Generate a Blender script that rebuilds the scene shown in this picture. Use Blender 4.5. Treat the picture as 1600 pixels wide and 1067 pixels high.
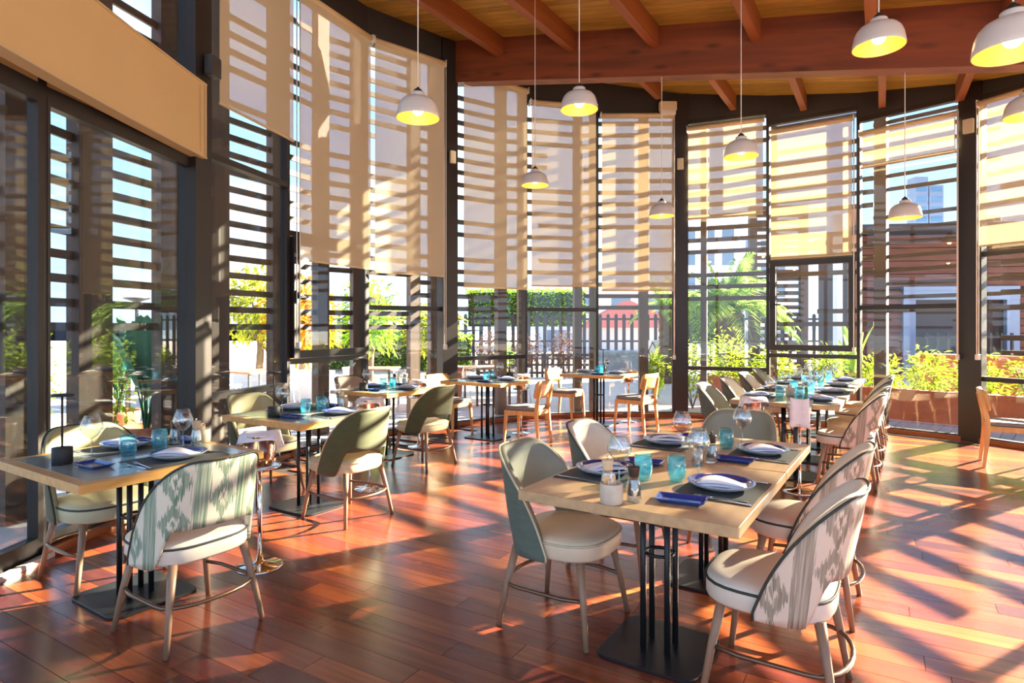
import bpy, math, random
from math import sin, cos, pi, radians, sqrt, atan2
from mathutils import Vector, Matrix
random.seed(11)
R = random.Random(5)
for o in list(bpy.data.objects): bpy.data.objects.remove(o)
sc = bpy.context.scene
COL = sc.collection
# ------------------------------------------------------------------ camera, sky, sun, exposure
cam = bpy.data.cameras.new('camera'); camo = bpy.data.objects.new('camera', cam); COL.objects.link(camo)
camo.location = (0, 0, 1.44); camo.rotation_euler = (pi/2, 0, 0)
cam.sensor_width = 36; cam.lens = 21.6; cam.shift_y = -0.0134; cam.clip_end = 2000; cam.clip_start = 0.05
sc.camera = camo
sc.view_settings.view_transform = 'Standard'; sc.view_settings.look = 'None'
sc.view_settings.exposure = 1.0; sc.view_settings.gamma = 1; sc.view_settings.use_curve_mapping = False
sc.cycles.transparent_max_bounces = 32; sc.cycles.max_bounces = 8; sc.cycles.diffuse_bounces = 6
sc.cycles.glossy_bounces = 3; sc.cycles.transmission_bounces = 6; sc.cycles.caustics_reflective = False; sc.cycles.caustics_refractive = False
sc.cycles.use_denoising = True; sc.cycles.sample_clamp_indirect = 6
w = bpy.data.worlds.new('sky'); sc.world = w; w.use_nodes = True
nt = w.node_tree; nt.nodes.clear()
wo = nt.nodes.new('ShaderNodeOutputWorld'); bg = nt.nodes.new('ShaderNodeBackground')
tc = nt.nodes.new('ShaderNodeTexCoord'); sp = nt.nodes.new('ShaderNodeSeparateXYZ'); rp = nt.nodes.new('ShaderNodeValToRGB')
nt.links.new(tc.outputs['Generated'], sp.inputs[0]); nt.links.new(sp.outputs['Z'], rp.inputs[0])
nz = nt.nodes.new('ShaderNodeTexNoise'); nz.inputs['Scale'].default_value = 2.2; nz.inputs['Detail'].default_value = 5
mp = nt.nodes.new('ShaderNodeMapping'); mp.inputs['Scale'].default_value = (1, 1, 3)
nt.links.new(tc.outputs['Generated'], mp.inputs[0]); nt.links.new(mp.outputs[0], nz.inputs['Vector'])
cr = nt.nodes.new('ShaderNodeValToRGB'); cr.color_ramp.elements[0].position = .46; cr.color_ramp.elements[1].position = .66
nt.links.new(nz.outputs['Fac'], cr.inputs[0])
mx = nt.nodes.new('ShaderNodeMix'); mx.data_type = 'RGBA'; mx.inputs['B'].default_value = (.86, .90, .96, 1)
nt.links.new(cr.outputs[0], mx.inputs['Factor']); nt.links.new(rp.outputs[0], mx.inputs['A'])
e = rp.color_ramp.elements
e[0].position = 0.0; e[0].color = (.56, .76, 1, 1); e[1].position = .9; e[1].color = (.13, .33, .80, 1)
k = e.new(.25); k.color = (.34, .59, 1, 1)
nt.links.new(mx.outputs['Result'], bg.inputs[0]); bg.inputs[1].default_value = 1.15
nt.links.new(bg.outputs[0], wo.inputs[0])
sun = bpy.data.lights.new('sun', 'SUN'); sun.energy = 38; sun.angle = radians(.35); sun.color = (1, .84, .62)
suno = bpy.data.objects.new('sun', sun); COL.objects.link(suno)
SUND = Vector((.87*cos(radians(21)), .5*cos(radians(21)), sin(radians(21)))).normalized()
suno.rotation_euler = SUND.to_track_quat('Z', 'Y').to_euler()

# ------------------------------------------------------------------ helpers
class MB:
    def __init__(s): s.v = []; s.f = []; s.m = []; s.sm = []; s.uv = None
    def add(s, vs, fs, m=0, smooth=False):
        b = len(s.v); s.v += [tuple(p) for p in vs]
        for f in fs: s.f.append(tuple(i+b for i in f)); s.m.append(m); s.sm.append(smooth)
    def box(s, x0, x1, y0, y1, z0, z1, m=0, mt=None):
        vs = [Vector((x, y, z)) for z in (z0, z1) for y in (y0, y1) for x in (x0, x1)]
        if mt is not None: vs = [mt @ p for p in vs]
        s.add(vs, [(0,2,3,1),(4,5,7,6),(0,1,5,4),(2,6,7,3),(0,4,6,2),(1,3,7,5)], m); return s
    def bar(s, a, b, w, h, m=0, up=(0,0,1)):          # box along a->b, w across, h along up
        a = Vector(a); b = Vector(b); d = (b-a); L = d.length; d.normalize(); up = Vector(up)
        x = d.cross(up)
        if x.length < 1e-6: x = Vector((1,0,0))
        x.normalize(); z = x.cross(d).normalized()
        mt = Matrix((( x.x, d.x, z.x, a.x),(x.y, d.y, z.y, a.y),(x.z, d.z, z.z, a.z),(0,0,0,1)))
        return s.box(-w/2, w/2, 0, L, -h/2, h/2, m, mt)
    def rings(s, rs, m=0, smooth=True, cap0=True, cap1=True, closed=True, ms=None):
        n = len(rs[0]); vs = [p for r in rs for p in r]; fs = []; b = len(s.v)
        s.v += [tuple(p) for p in vs]
        for i in range(len(rs)-1):
            for j in range(n if closed else n-1):
                k = (j+1) % n
                s.f.append((b+i*n+j, b+i*n+k, b+(i+1)*n+k, b+(i+1)*n+j)); s.m.append(ms[i] if ms else m); s.sm.append(smooth)
        if cap0: s.f.append(tuple(b+j for j in reversed(range(n)))); s.m.append(ms[0] if ms else m); s.sm.append(False)
        if cap1: s.f.append(tuple(b+(len(rs)-1)*n+j for j in range(n))); s.m.append(ms[-1] if ms else m); s.sm.append(False)
        return s
    def lathe(s, prof, n=20, m=0, c=(0,0,0), smooth=True, caps=True, ms=None):
        rs = [[(c[0]+r*cos(2*pi*j/n), c[1]+r*sin(2*pi*j/n), c[2]+z) for j in range(n)] for r, z in prof]
        return s.rings(rs, m, smooth, caps, caps, ms=ms)
    def tube(s, pts, r, n=8, m=0, caps=True, closed=False):
        pts = [Vector(p) for p in pts]; N = len(pts); rs = []
        rad = r if isinstance(r, (list, tuple)) else [r]*N
        ref = None
        for i, p in enumerate(pts):
            if closed: d = pts[(i+1) % N]-pts[i-1]
            else: d = pts[min(i+1, N-1)]-pts[max(i-1, 0)]
            d.normalize()
            if ref is None:
                ref = Vector((0,0,1)) if abs(d.z) < .9 else Vector((1,0,0))
            x = d.cross(ref); 
            if x.length < 1e-5: x = d.cross(Vector((0,1,0)))
            x.normalize(); y = d.cross(x).normalized(); ref = -y if False else ref
            rs.append([p+(x*cos(2*pi*j/n)+y*sin(2*pi*j/n))*rad[i] for j in range(n)])
        if closed: rs.append(rs[0])
        return s.rings(rs, m, True, caps and not closed, caps and not closed)
    def slab(s, out, z0, z1, bev=.003, m=0, ms=None):   # outline (ccw xy) extruded with eased edges
        cx = sum(p[0] for p in out)/len(out); cy = sum(p[1] for p in out)/len(out)
        def ins(d):
            r = []
            for x, y in out:
                l = max(sqrt((x-cx)**2+(y-cy)**2), 1e-6); k = 1-d*1.4/l
                r.append((cx+(x-cx)*k, cy+(y-cy)*k))
            return r
        rs = [[(x,y,z0) for x,y in ins(bev)], [(x,y,z0+bev) for x,y in out], [(x,y,z1-bev) for x,y in out], [(x,y,z1) for x,y in ins(bev)]]
        return s.rings(rs, m, False)
    def ball(s, c, r, m=0, n=10, k=6, sz=1):
        rs = [[(c[0]+r*sin(pi*(i+.02)/(k+.04))*cos(2*pi*j/n), c[1]+r*sin(pi*(i+.02)/(k+.04))*sin(2*pi*j/n), c[2]-r*sz*cos(pi*(i+.02)/(k+.04))) for j in range(n)] for i in range(k+1)]
        return s.rings(rs, m)
    def mesh(s, name, mats):
        me = bpy.data.meshes.new(name); me.from_pydata(s.v, [], s.f)
        for m in (mats if isinstance(mats, (list, tuple)) else [mats]): me.materials.append(m)
        me.polygons.foreach_set('material_index', s.m); me.polygons.foreach_set('use_smooth', s.sm)
        if s.uv:
            l = me.uv_layers.new(name='UVMap')
            l.data.foreach_set('uv', [c for lp in me.loops for c in s.uv[lp.vertex_index]])
        me.update(); return me
    def build(s, name, mats, parent=None, loc=None, rz=0, kind=None):
        o = bpy.data.objects.new(name, s.mesh(name, mats)); COL.objects.link(o)
        if parent: o.parent = parent
        if loc: o.location = loc
        if rz: o.rotation_euler = (0,0,rz)
        if kind: o['kind'] = kind
        return o
def tag(o, label, cat, group=None, kind=None):
    o['label'] = label; o['category'] = cat
    if group: o['group'] = group
    if kind: o['kind'] = kind
    return o
def thing(name, label, cat, loc=(0,0,0), rz=0, group=None):
    o = bpy.data.objects.new(name, None); COL.objects.link(o); o.location = loc; o.rotation_euler = (0,0,rz)
    o.empty_display_size = .1
    return tag(o, label, cat, group)
def put(proto, loc, rz, label, group=None, used={}):
    """first call moves the prototype itself, later calls copy it with its parts and sub-parts"""
    if proto.name not in used: used[proto.name] = proto.name; r = proto
    else:
        r = proto.copy(); COL.objects.link(r)
        for c in list(proto.children):
            d = c.copy(); COL.objects.link(d); d.parent = r
            for g in list(c.children):
                h = g.copy(); COL.objects.link(h); h.parent = d
    r.location = loc; r.rotation_euler = (0,0,rz); r['label'] = label
    if group: r['group'] = group
    return r
def struct(o): o['kind'] = 'structure'; return o
def rrect(hx, hy, r, n=5, cx=0, cy=0):
    o = []
    for qx, qy, a0 in ((1,1,0),(-1,1,90),(-1,-1,180),(1,-1,270)):
        for i in range(n+1):
            a = radians(a0+90*i/n); o.append((cx+qx*(hx-r)+r*cos(a), cy+qy*(hy-r)+r*sin(a)))
    return o
# local grid of the room: furniture stands along U and V
U = Vector((.545, .838)).normalized(); V = Vector((-U.y, U.x)); TH = atan2(U.y, U.x)
def L(s, t, z=0): p = U*s+V*t; return (p.x, p.y, z)
# ------------------------------------------------------------------ materials
def nodes(name):
    m = bpy.data.materials.new(name); m.use_nodes = True; n = m.node_tree; b = n.nodes['Principled BSDF']; return m, n, b
def lin(c): return tuple(((x/255+.055)/1.055)**2.4 if x/255 > .04045 else x/255/12.92 for x in c)
def M(name, rgb, rough=.5, metal=0, noise=None, bump=0, coat=0, spec=None, sheen=0, emit=None):
    m, n, b = nodes(name); c = lin(rgb)+(1,)
    b.inputs['Base Color'].default_value = c; b.inputs['Roughness'].default_value = rough; b.inputs['Metallic'].default_value = metal
    if coat: b.inputs['Coat Weight'].default_value = coat; b.inputs['Coat Roughness'].default_value = .12
    if spec is not None: b.inputs['Specular IOR Level'].default_value = spec
    if sheen: b.inputs['Sheen Weight'].default_value = sheen
    if emit: b.inputs['Emission Color'].default_value = lin(emit[0])+(1,); b.inputs['Emission Strength'].default_value = emit[1]
    if noise:
        scale, amt, stretch = noise
        t = n.nodes.new('ShaderNodeTexCoord'); mp = n.nodes.new('ShaderNodeMapping'); mp.inputs['Scale'].default_value = stretch
        z = n.nodes.new('ShaderNodeTexNoise'); z.inputs['Scale'].default_value = scale; z.inputs['Detail'].default_value = 5
        n.links.new(t.outputs['Object'], mp.inputs[0]); n.links.new(mp.outputs[0], z.inputs['Vector'])
        x = n.nodes.new('ShaderNodeMix'); x.data_type = 'RGBA'
        x.inputs['A'].default_value = tuple(q*(1-amt) for q in c[:3])+(1,); x.inputs['B'].default_value = tuple(min(1, q*(1+amt)) for q in c[:3])+(1,)
        r = n.nodes.new('ShaderNodeMapRange'); r.inputs[1].default_value = .3; r.inputs[2].default_value = .7
        n.links.new(z.outputs['Fac'], r.inputs[0]); n.links.new(r.outputs[0], x.inputs['Factor']); n.links.new(x.outputs['Result'], b.inputs['Base Color'])
        if bump:
            bp = n.nodes.new('ShaderNodeBump'); bp.inputs['Strength'].default_value = bump; bp.inputs['Distance'].default_value = .01
            n.links.new(z.outputs['Fac'], bp.inputs['Height']); n.links.new(bp.outputs[0], b.inputs['Normal'])
    return m
def wood_boards(name, cols, rough, grain, coat=0, knots=False, amt=.35):
    """board colour from the per-piece random value, grain along local x"""
    m, n, b = nodes(name); N = n.nodes.new; K = n.links.new
    oi = N('ShaderNodeObjectInfo'); ge = N('ShaderNodeNewGeometry'); ad = N('ShaderNodeMath'); ad.operation = 'ADD'
    fr = N('ShaderNodeMath'); fr.operation = 'FRACT'
    K(oi.outputs['Random'], ad.inputs[0]); K(ge.outputs['Random Per Island'], ad.inputs[1]); K(ad.outputs[0], fr.inputs[0])
    rp = N('ShaderNodeValToRGB'); el = rp.color_ramp.elements
    while len(el) < len(cols): el.new(.5)
    for i, c in enumerate(cols): el[i].position = i/(len(cols)-1); el[i].color = lin(c)+(1,)
    K(fr.outputs[0], rp.inputs[0])
    t = N('ShaderNodeTexCoord'); mp = N('ShaderNodeMapping'); mp.inputs['Scale'].default_value = grain
    of = N('ShaderNodeVectorMath'); of.operation = 'ADD'; cb = N('ShaderNodeCombineXYZ')
    ml = N('ShaderNodeMath'); ml.operation = 'MULTIPLY'; ml.inputs[1].default_value = 37; K(fr.outputs[0], ml.inputs[0]); K(ml.outputs[0], cb.inputs[2])
    K(t.outputs['Object'], mp.inputs[0]); K(mp.outputs[0], of.inputs[0]); K(cb.outputs[0], of.inputs[1])
    z = N('ShaderNodeTexNoise'); z.inputs['Scale'].default_value = 1; z.inputs['Detail'].default_value = 6; z.inputs['Distortion'].default_value = .6
    K(of.outputs[0], z.inputs['Vector'])
    mr = N('ShaderNodeMapRange'); mr.inputs[1].default_value = .3; mr.inputs[2].default_value = .7; mr.inputs[3].default_value = 1-amt; mr.inputs[4].default_value = 1+amt*.6
    K(z.outputs['Fac'], mr.inputs[0])
    x = N('ShaderNodeMix'); x.data_type = 'RGBA'; x.blend_type = 'MULTIPLY'; x.inputs['Factor'].default_value = 1
    K(rp.outputs[0], x.inputs['A']); K(mr.outputs[0], x.inputs['B'])
    out = x.outputs['Result']
    if knots:
        mk = N('ShaderNodeMapping'); mk.inputs['Scale'].default_value = (2.2, 7, 7); vz = N('ShaderNodeTexVoronoi'); vz.inputs['Scale'].default_value = 1
        K(t.outputs['Object'], mk.inputs[0]); K(mk.outputs[0], vz.inputs['Vector'])
        ks = N('ShaderNodeMapRange'); ks.inputs[1].default_value = .05; ks.inputs[2].default_value = .28; ks.inputs[3].default_value = .25; ks.inputs[4].default_value = 1
        K(vz.outputs['Distance'], ks.inputs[0])
        y = N('ShaderNodeMix'); y.data_type = 'RGBA'; y.blend_type = 'MULTIPLY'; y.inputs['Factor'].default_value = .8
        K(out, y.inputs['A']); K(ks.outputs[0], y.inputs['B']); out = y.outputs['Result']
    K(out, b.inputs['Base Color']); b.inputs['Roughness'].default_value = rough
    if coat: b.inputs['Coat Weight'].default_value = coat; b.inputs['Coat Roughness'].default_value = .2
    bp = N('ShaderNodeBump'); bp.inputs['Strength'].default_value = .12; bp.inputs['Distance'].default_value = .004
    K(z.outputs['Fac'], bp.inputs['Height']); K(bp.outputs[0], b.inputs['Normal'])
    return m
def thin_glass(name, tint, f0=.06, rough=0.0, body=None):
    m = bpy.data.materials.new(name); m.use_nodes = True; n = m.node_tree; n.nodes.clear(); N = n.nodes.new; K = n.links.new
    o = N('ShaderNodeOutputMaterial'); tr = N('ShaderNodeBsdfTransparent'); tr.inputs[0].default_value = tint+(1,)
    gl = N('ShaderNodeBsdfGlossy'); gl.inputs['Roughness'].default_value = rough
    lw = N('ShaderNodeLayerWeight'); lw.inputs[0].default_value = .5
    p = N('ShaderNodeMath'); p.operation = 'POWER'; p.inputs[1].default_value = 5; K(lw.outputs['Facing'], p.inputs[0])
    mr = N('ShaderNodeMapRange'); mr.inputs[3].default_value = f0; mr.inputs[4].default_value = 1; K(p.outputs[0], mr.inputs[0])
    mx = N('ShaderNodeMixShader'); K(mr.outputs[0], mx.inputs[0]); src = tr
    if body:
        bt_ = N('ShaderNodeBsdfTranslucent'); bt_.inputs[0].default_value = body+(1,); m2 = N('ShaderNodeMixShader'); m2.inputs[0].default_value = .16
        K(tr.outputs[0], m2.inputs[1]); K(bt_.outputs[0], m2.inputs[2]); src = m2
    K(src.outputs[0], mx.inputs[1]); K(gl.outputs[0], mx.inputs[2]); K(mx.outputs[0], o.inputs[0])
    return m
def fabric_screen(name, rgb, open_=.42):
    m = bpy.data.materials.new(name); m.use_nodes = True; n = m.node_tree; n.nodes.clear(); N = n.nodes.new; K = n.links.new
    o = N('ShaderNodeOutputMaterial'); tr = N('ShaderNodeBsdfTransparent'); df = N('ShaderNodeBsdfDiffuse'); tl = N('ShaderNodeBsdfTranslucent')
    c = lin(rgb)+(1,)
    df.inputs[0].default_value = c; tl.inputs[0].default_value = c
    a = N('ShaderNodeMixShader'); a.inputs[0].default_value = .10; K(df.outputs[0], a.inputs[1]); K(tl.outputs[0], a.inputs[2])
    x = N('ShaderNodeMixShader'); x.inputs[0].default_value = open_; K(a.outputs[0], x.inputs[1]); K(tr.outputs[0], x.inputs[2]); K(x.outputs[0], o.inputs[0])
    return m
def leafmat(name, rgb, trans=.35):
    m = bpy.data.materials.new(name); m.use_nodes = True; n = m.node_tree; n.nodes.clear(); N = n.nodes.new; K = n.links.new
    o = N('ShaderNodeOutputMaterial'); df = N('ShaderNodeBsdfDiffuse'); tl = N('ShaderNodeBsdfTranslucent'); c = lin(rgb)
    ge = N('ShaderNodeNewGeometry'); x = N('ShaderNodeMix'); x.data_type = 'RGBA'
    x.inputs['A'].default_value = tuple(q*.45 for q in c)+(1,); x.inputs['B'].default_value = tuple(min(1, q*1.5) for q in c)+(1,)
    K(ge.outputs['Random Per Island'], x.inputs['Factor']); K(x.outputs['Result'], df.inputs[0]); K(x.outputs['Result'], tl.inputs[0])
    a = N('ShaderNodeMixShader'); a.inputs[0].default_value = trans; K(df.outputs[0], a.inputs[1]); K(tl.outputs[0], a.inputs[2]); K(a.outputs[0], o.inputs[0])
    return m
def ikat(name, ground, ink):
    m, n, b = nodes(name); N = n.nodes.new; K = n.links.new
    def MA(op, a, bb=None, c=None):
        q = N('ShaderNodeMath'); q.operation = op
        for i, val in enumerate((a, bb, c)):
            if val is None: continue
            if isinstance(val, (int, float)): q.inputs[i].default_value = val
            else: K(val, q.inputs[i])
        return q.outputs[0]
    uv = N('ShaderNodeUVMap'); s = N('ShaderNodeSeparateXYZ'); K(uv.outputs[0], s.inputs[0])
    mp = N('ShaderNodeMapping'); mp.inputs['Scale'].default_value = (170, 5, 1); K(uv.outputs[0], mp.inputs[0])
    z = N('ShaderNodeTexNoise'); z.inputs['Scale'].default_value = 1; z.inputs['Detail'].default_value = 2; K(mp.outputs[0], z.inputs['Vector'])
    st = MA('SUBTRACT', z.outputs['Fac'], .5)
    X = MA('ADD', MA('DIVIDE', s.outputs[0], .20), 20.5); par = MA('MODULO', MA('FLOOR', X), 2)
    Y = MA('ADD', MA('ADD', MA('DIVIDE', s.outputs[1], .19), MA('MULTIPLY', par, .5)), MA('MULTIPLY', st, .75))
    fx = MA('ABSOLUTE', MA('SUBTRACT', MA('FRACT', X), .5)); fy = MA('ABSOLUTE', MA('SUBTRACT', MA('FRACT', Y), .5))
    d = MA('ADD', MA('MULTIPLY', fx, 1.5), MA('MULTIPLY', fy, .95))
    ring = MA('MULTIPLY', MA('GREATER_THAN', d, .20), MA('LESS_THAN', d, .50)); dot = MA('LESS_THAN', d, .09)
    edge = MA('GREATER_THAN', MA('ADD', fx, MA('MULTIPLY', st, .25)), .34)
    mp2 = N('ShaderNodeMapping'); mp2.inputs['Scale'].default_value = (75, 1.2, 1); K(uv.outputs[0], mp2.inputs[0])
    z2 = N('ShaderNodeTexNoise'); z2.inputs['Scale'].default_value = 1; K(mp2.outputs[0], z2.inputs['Vector'])
    strip = MA('MULTIPLY', edge, MA('MULTIPLY_ADD', z2.outputs['Fac'], 2.6, -.55))
    f = MA('MAXIMUM', MA('MAXIMUM', MA('MULTIPLY', ring, .85), dot), strip)
    f = MA('MINIMUM', MA('MAXIMUM', MA('MULTIPLY', f, MA('MULTIPLY_ADD', st, 1.3, .85)), 0), 1)
    x = N('ShaderNodeMix'); x.data_type = 'RGBA'; x.inputs['A'].default_value = lin(ground)+(1,); x.inputs['B'].default_value = lin(ink)+(1,)
    K(f, x.inputs['Factor']); K(x.outputs['Result'], b.inputs['Base Color']); b.inputs['Roughness'].default_value = .85
    return m
mt_frame = M('dark_metal_frame', (46, 39, 36), .4, .2)
mt_fascia = M('dark_fascia', (44, 39, 37), .6)
mt_floor = wood_boards('merbau_floor', [(90, 40, 36), (146, 72, 36), (100, 44, 38), (180, 100, 44), (124, 56, 36), (68, 32, 36), (160, 82, 38), (110, 50, 40)], .25, (1.2, 22, 22), coat=.35)
mt_sub = M('dark_subfloor', (40, 18, 12), .8)
mt_ceil = wood_boards('pine_ceiling', [(164, 124, 50), (182, 140, 60), (152, 114, 46), (190, 148, 66)], .55, (.8, 14, 14), amt=.25)
mt_beam = wood_boards('stained_timber', [(120, 58, 28), (128, 62, 30), (114, 54, 26)], .5, (.9, 9, 9), knots=True, coat=.1)
mt_raft = wood_boards('stained_rafter', [(140, 74, 34), (134, 68, 30), (150, 82, 38)], .5, (.9, 12, 12), amt=.25)
mt_skirt = M('skirting_wood', (150, 84, 40), .5, noise=(3, .2, (1, 8, 8)))
mt_white = M('white_trim', (226, 220, 208), .5)
mt_band = M('cream_band', (214, 182, 130), .7, noise=(2, .03, (1, 1, 1)))
mt_blind = fabric_screen('blind_fabric', (222, 204, 172))
mt_bar = M('blind_bar', (206, 180, 138), .5)
mt_glass = thin_glass('window_glass', (.95, .98, .98), .035)
mt_doorglass = thin_glass('door_glass', (.90, .95, .96), .09)
mt_clear = thin_glass('clear_glass', (.93, .95, .96), .19)
mt_teal = thin_glass('teal_glass', (.74, .94, .99), .10, body=(.14, .66, .85))
mt_bottle = thin_glass('green_bottle_glass', (.08, .45, .2), .07)
mt_oak = M('oak_top', (188, 156, 114), .42, noise=(2.2, .16, (1, 9, 9)), bump=.04, coat=.1)
mt_honey = M('honey_oak', (208, 156, 84), .42, noise=(2.4, .16, (1, 10, 10)), bump=.04, coat=.15)
mt_ash = M('ash_chair_wood', (222, 172, 104), .45, noise=(3, .13, (8, 8, 1)))
mt_slate = M('slate_inlay', (150, 160, 152), .18, noise=(5, .14, (1, 1, 1)), coat=.6)
mt_leg = M('taupe_beech', (150, 118, 92), .45, noise=(4, .15, (9, 9, 1)))
mt_ring = M('bronze_tube', (120, 96, 78), .3, .75)
mt_black = M('black_steel', (46, 48, 50), .38, .5)
mt_blackm = M('black_matt', (34, 34, 35), .6)
mt_chrome = M('chrome', (235, 232, 228), .08, 1)
mt_copper = M('warm_steel', (236, 224, 212), .14, 1)
mt_steel = M('cutlery_steel', (222, 220, 216), .15, 1)
mt_mat = M('charcoal_placemat', (72, 76, 76), .7, noise=(160, .2, (1, 1, 1)), bump=.1)
mt_navy = M('navy_glaze', (34, 62, 140), .12, coat=.8)
mt_plate = M('grey_stoneware', (196, 198, 208), .35)
mt_nap = M('white_linen', (238, 236, 240), .9, noise=(30, .04, (1, 1, 1)))
mt_pot = M('stone_pot', (200, 190, 172), .8, noise=(25, .1, (1, 1, 1)))
mt_pepper = M('peppercorn', (52, 38, 30), .8, noise=(120, .6, (1, 1, 1)))
mt_salt = M('salt', (240, 236, 226), .8)
mt_wdark = M('dark_mill_wood', (58, 40, 32), .4)
mt_wlight = M('pale_mill_wood', (222, 196, 160), .5)
mt_packet = M('sugar_packet', (226, 186, 130), .7)
mt_shade = M('white_enamel', (206, 200, 196), .35, coat=.3)
mt_shin = M('glow_tinted_lining', (255, 172, 58), .5)  # warm bulb glow put into the lining colour as orange
mt_bulb = M('warm_bulb', (255, 230, 180), .4, emit=((255, 222, 150), 14))
mt_cord = M('pale_cord', (228, 222, 214), .6)
mt_cream = M('cream_leather', (222, 204, 174), .42, noise=(6, .03, (1, 1, 1)))
mt_white_l = M('ivory_leather', (226, 214, 196), .42, noise=(6, .03, (1, 1, 1)))
mt_sage = M('sage_leather', (168, 166, 126), .45, noise=(6, .04, (1, 1, 1)))
mt_sageseat = M('pale_sage_seat', (206, 200, 164), .45, noise=(6, .03, (1, 1, 1)))
mt_velvet = M('olive_velvet', (78, 82, 50), .85, noise=(14, .12, (1, 1, 3)), sheen=.15)
mt_velgrey = M('grey_green_velvet', (92, 104, 92), .85, noise=(14, .1, (1, 1, 3)), sheen=.1)
mt_greyl = M('grey_green_leather', (134, 138, 124), .45, noise=(6, .04, (1, 1, 1)))
mt_silver = M('pale_grey_leather', (206, 202, 190), .42, noise=(6, .03, (1, 1, 1)))
mt_beige = M('taupe_leather', (170, 154, 136), .5, noise=(6, .04, (1, 1, 1)))
mt_pipe_d = M('dark_piping', (52, 54, 46), .6)
mt_pipe_l = M('pale_piping', (206, 192, 156), .5)
mt_ikg = ikat('green_ikat', (222, 214, 192), (84, 124, 98))
mt_ikt = ikat('taupe_ikat', (222, 202, 180), (126, 114, 92))
mt_greypad = M('grey_seat_pad', (128, 126, 126), .8)
mt_sensor = M('pale_plastic', (214, 196, 160), .5)
mt_sdark = M('dark_plastic', (60, 58, 58), .5)
# ------------------------------------------------------------------ the glass facade ring
RING = [(-2.70,-1.2), (-2.96,.75), (-3.0,2.3), (-2.985,3.87), (-2.85,5.5), (-2.53,6.85), (-1.94,8.1), (-.95,8.95), (.205,9.75), (1.38,10.04), (2.74,10.03), (3.96,9.5), (4.97,8.8), (5.865,7.82), (6.45,6.62), (6.75,5.3), (6.8,3.95), (6.65,2.6), (6.3,1.3), (5.8,0.1), (5.0,-1.2)]
CEN = Vector((1.9, 4.5, 0))
def ceil_z(x, y): return 4.434-.1387*x+.1189*y
def clip(poly, P):                       # convex clip of poly by ccw polygon P
    for i in range(len(P)):
        a = P[i]; b = P[(i+1) % len(P)]; out = []
        def sd(p): return (b[0]-a[0])*(p[1]-a[1])-(b[1]-a[1])*(p[0]-a[0])
        for j in range(len(poly)):
            p = poly[j]; q = poly[(j+1) % len(poly)]; sp_, sq_ = sd(p), sd(q)
            if sp_ >= 0: out.append(p)
            if sp_*sq_ < 0: t = sp_/(sp_-sq_); out.append((p[0]+(q[0]-p[0])*t, p[1]+(q[1]-p[1])*t))
        poly = out
        if len(poly) < 3: return []
    return poly
def offs(d, z=None):
    r = []
    for i, p in enumerate(RING):
        a = Vector(RING[max(i-1, 0)]); b = Vector(RING[min(i+1, len(RING)-1)]); t = (b-a).normalized(); nrm = Vector((-t.y, t.x))
        r.append((p[0]+nrm.x*d, p[1]+nrm.y*d))
    return r
CCW = list(reversed(RING))
OUT = list(reversed(offs(.55)))
def prism(poly, z0, z1, m=0, mb=None):
    mb = mb or MB(); n = len(poly); f0 = z0 if callable(z0) else (lambda x, y: z0); f1 = z1 if callable(z1) else (lambda x, y: z1)
    vs = [(x, y, f0(x, y)) for x, y in poly]+[(x, y, f1(x, y)) for x, y in poly]
    mb.add(vs, [tuple(reversed(range(n))), tuple(range(n, 2*n))]+[(i, (i+1) % n, n+(i+1) % n, n+i) for i in range(n)], m); return mb
# floor: slab and boards
D2 = Vector((.858, -.514)).normalized(); E2 = Vector((-D2.y, D2.x)); DA = atan2(D2.y, D2.x)
floor = struct(prism(CCW, -.12, -.012).build('floor', mt_sub))
inner = list(reversed(offs(-.02)))
rl = random.Random(3); planks = []
PW = .135
for r in range(-30, 95):
    e0 = r*PW; q = -6+rl.random()*1.4
    while q < 12:
        ln = rl.uniform(.95, 1.75)
        quad = [D2*(q+.0012)+E2*(e0+.0012), D2*(q+ln-.0012)+E2*(e0+.0012), D2*(q+ln-.0012)+E2*(e0+PW-.0012), D2*(q+.0012)+E2*(e0+PW-.0012)]
        pl = clip([(p.x, p.y) for p in quad], inner)
        if pl:
            cx = sum(p[0] for p in pl)/len(pl); cy = sum(p[1] for p in pl)/len(pl)
            ar = abs(sum(pl[i][0]*pl[(i+1) % len(pl)][1]-pl[(i+1) % len(pl)][0]*pl[i][1] for i in range(len(pl))))/2
            if cy > .5 and abs(cx) < cy*.95+1.0 and ar > .003: planks.append((ar/(cx*cx+cy*cy)**1.5*(1 if cy > 1.9 else .1), pl, cx, cy))
            elif ar > .003: planks.append((0, pl, cx, cy))
        q += ln
planks.sort(key=lambda a: -a[0])
rot = Matrix.Rotation(-DA, 2)
def plank_local(pl, cx, cy):
    return [tuple(rot @ Vector((x-cx, y-cy))) for x, y in pl]
rest = MB()
for i, (sc_, pl, cx, cy) in enumerate(planks):
    if i < 300: prism(plank_local(pl, cx, cy), -.012, 0).build('floor_board', mt_floor, floor, (cx, cy, 0), DA)
    else: prism(plank_local(pl, cx, cy), -.012, 0, mb=rest) if False else prism([tuple(rot @ Vector(p)) for p in pl], -.012, 0, mb=rest)
rest.build('distant_floor_boards', mt_floor, floor, (0,0,0), DA, 'stuff')
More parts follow.
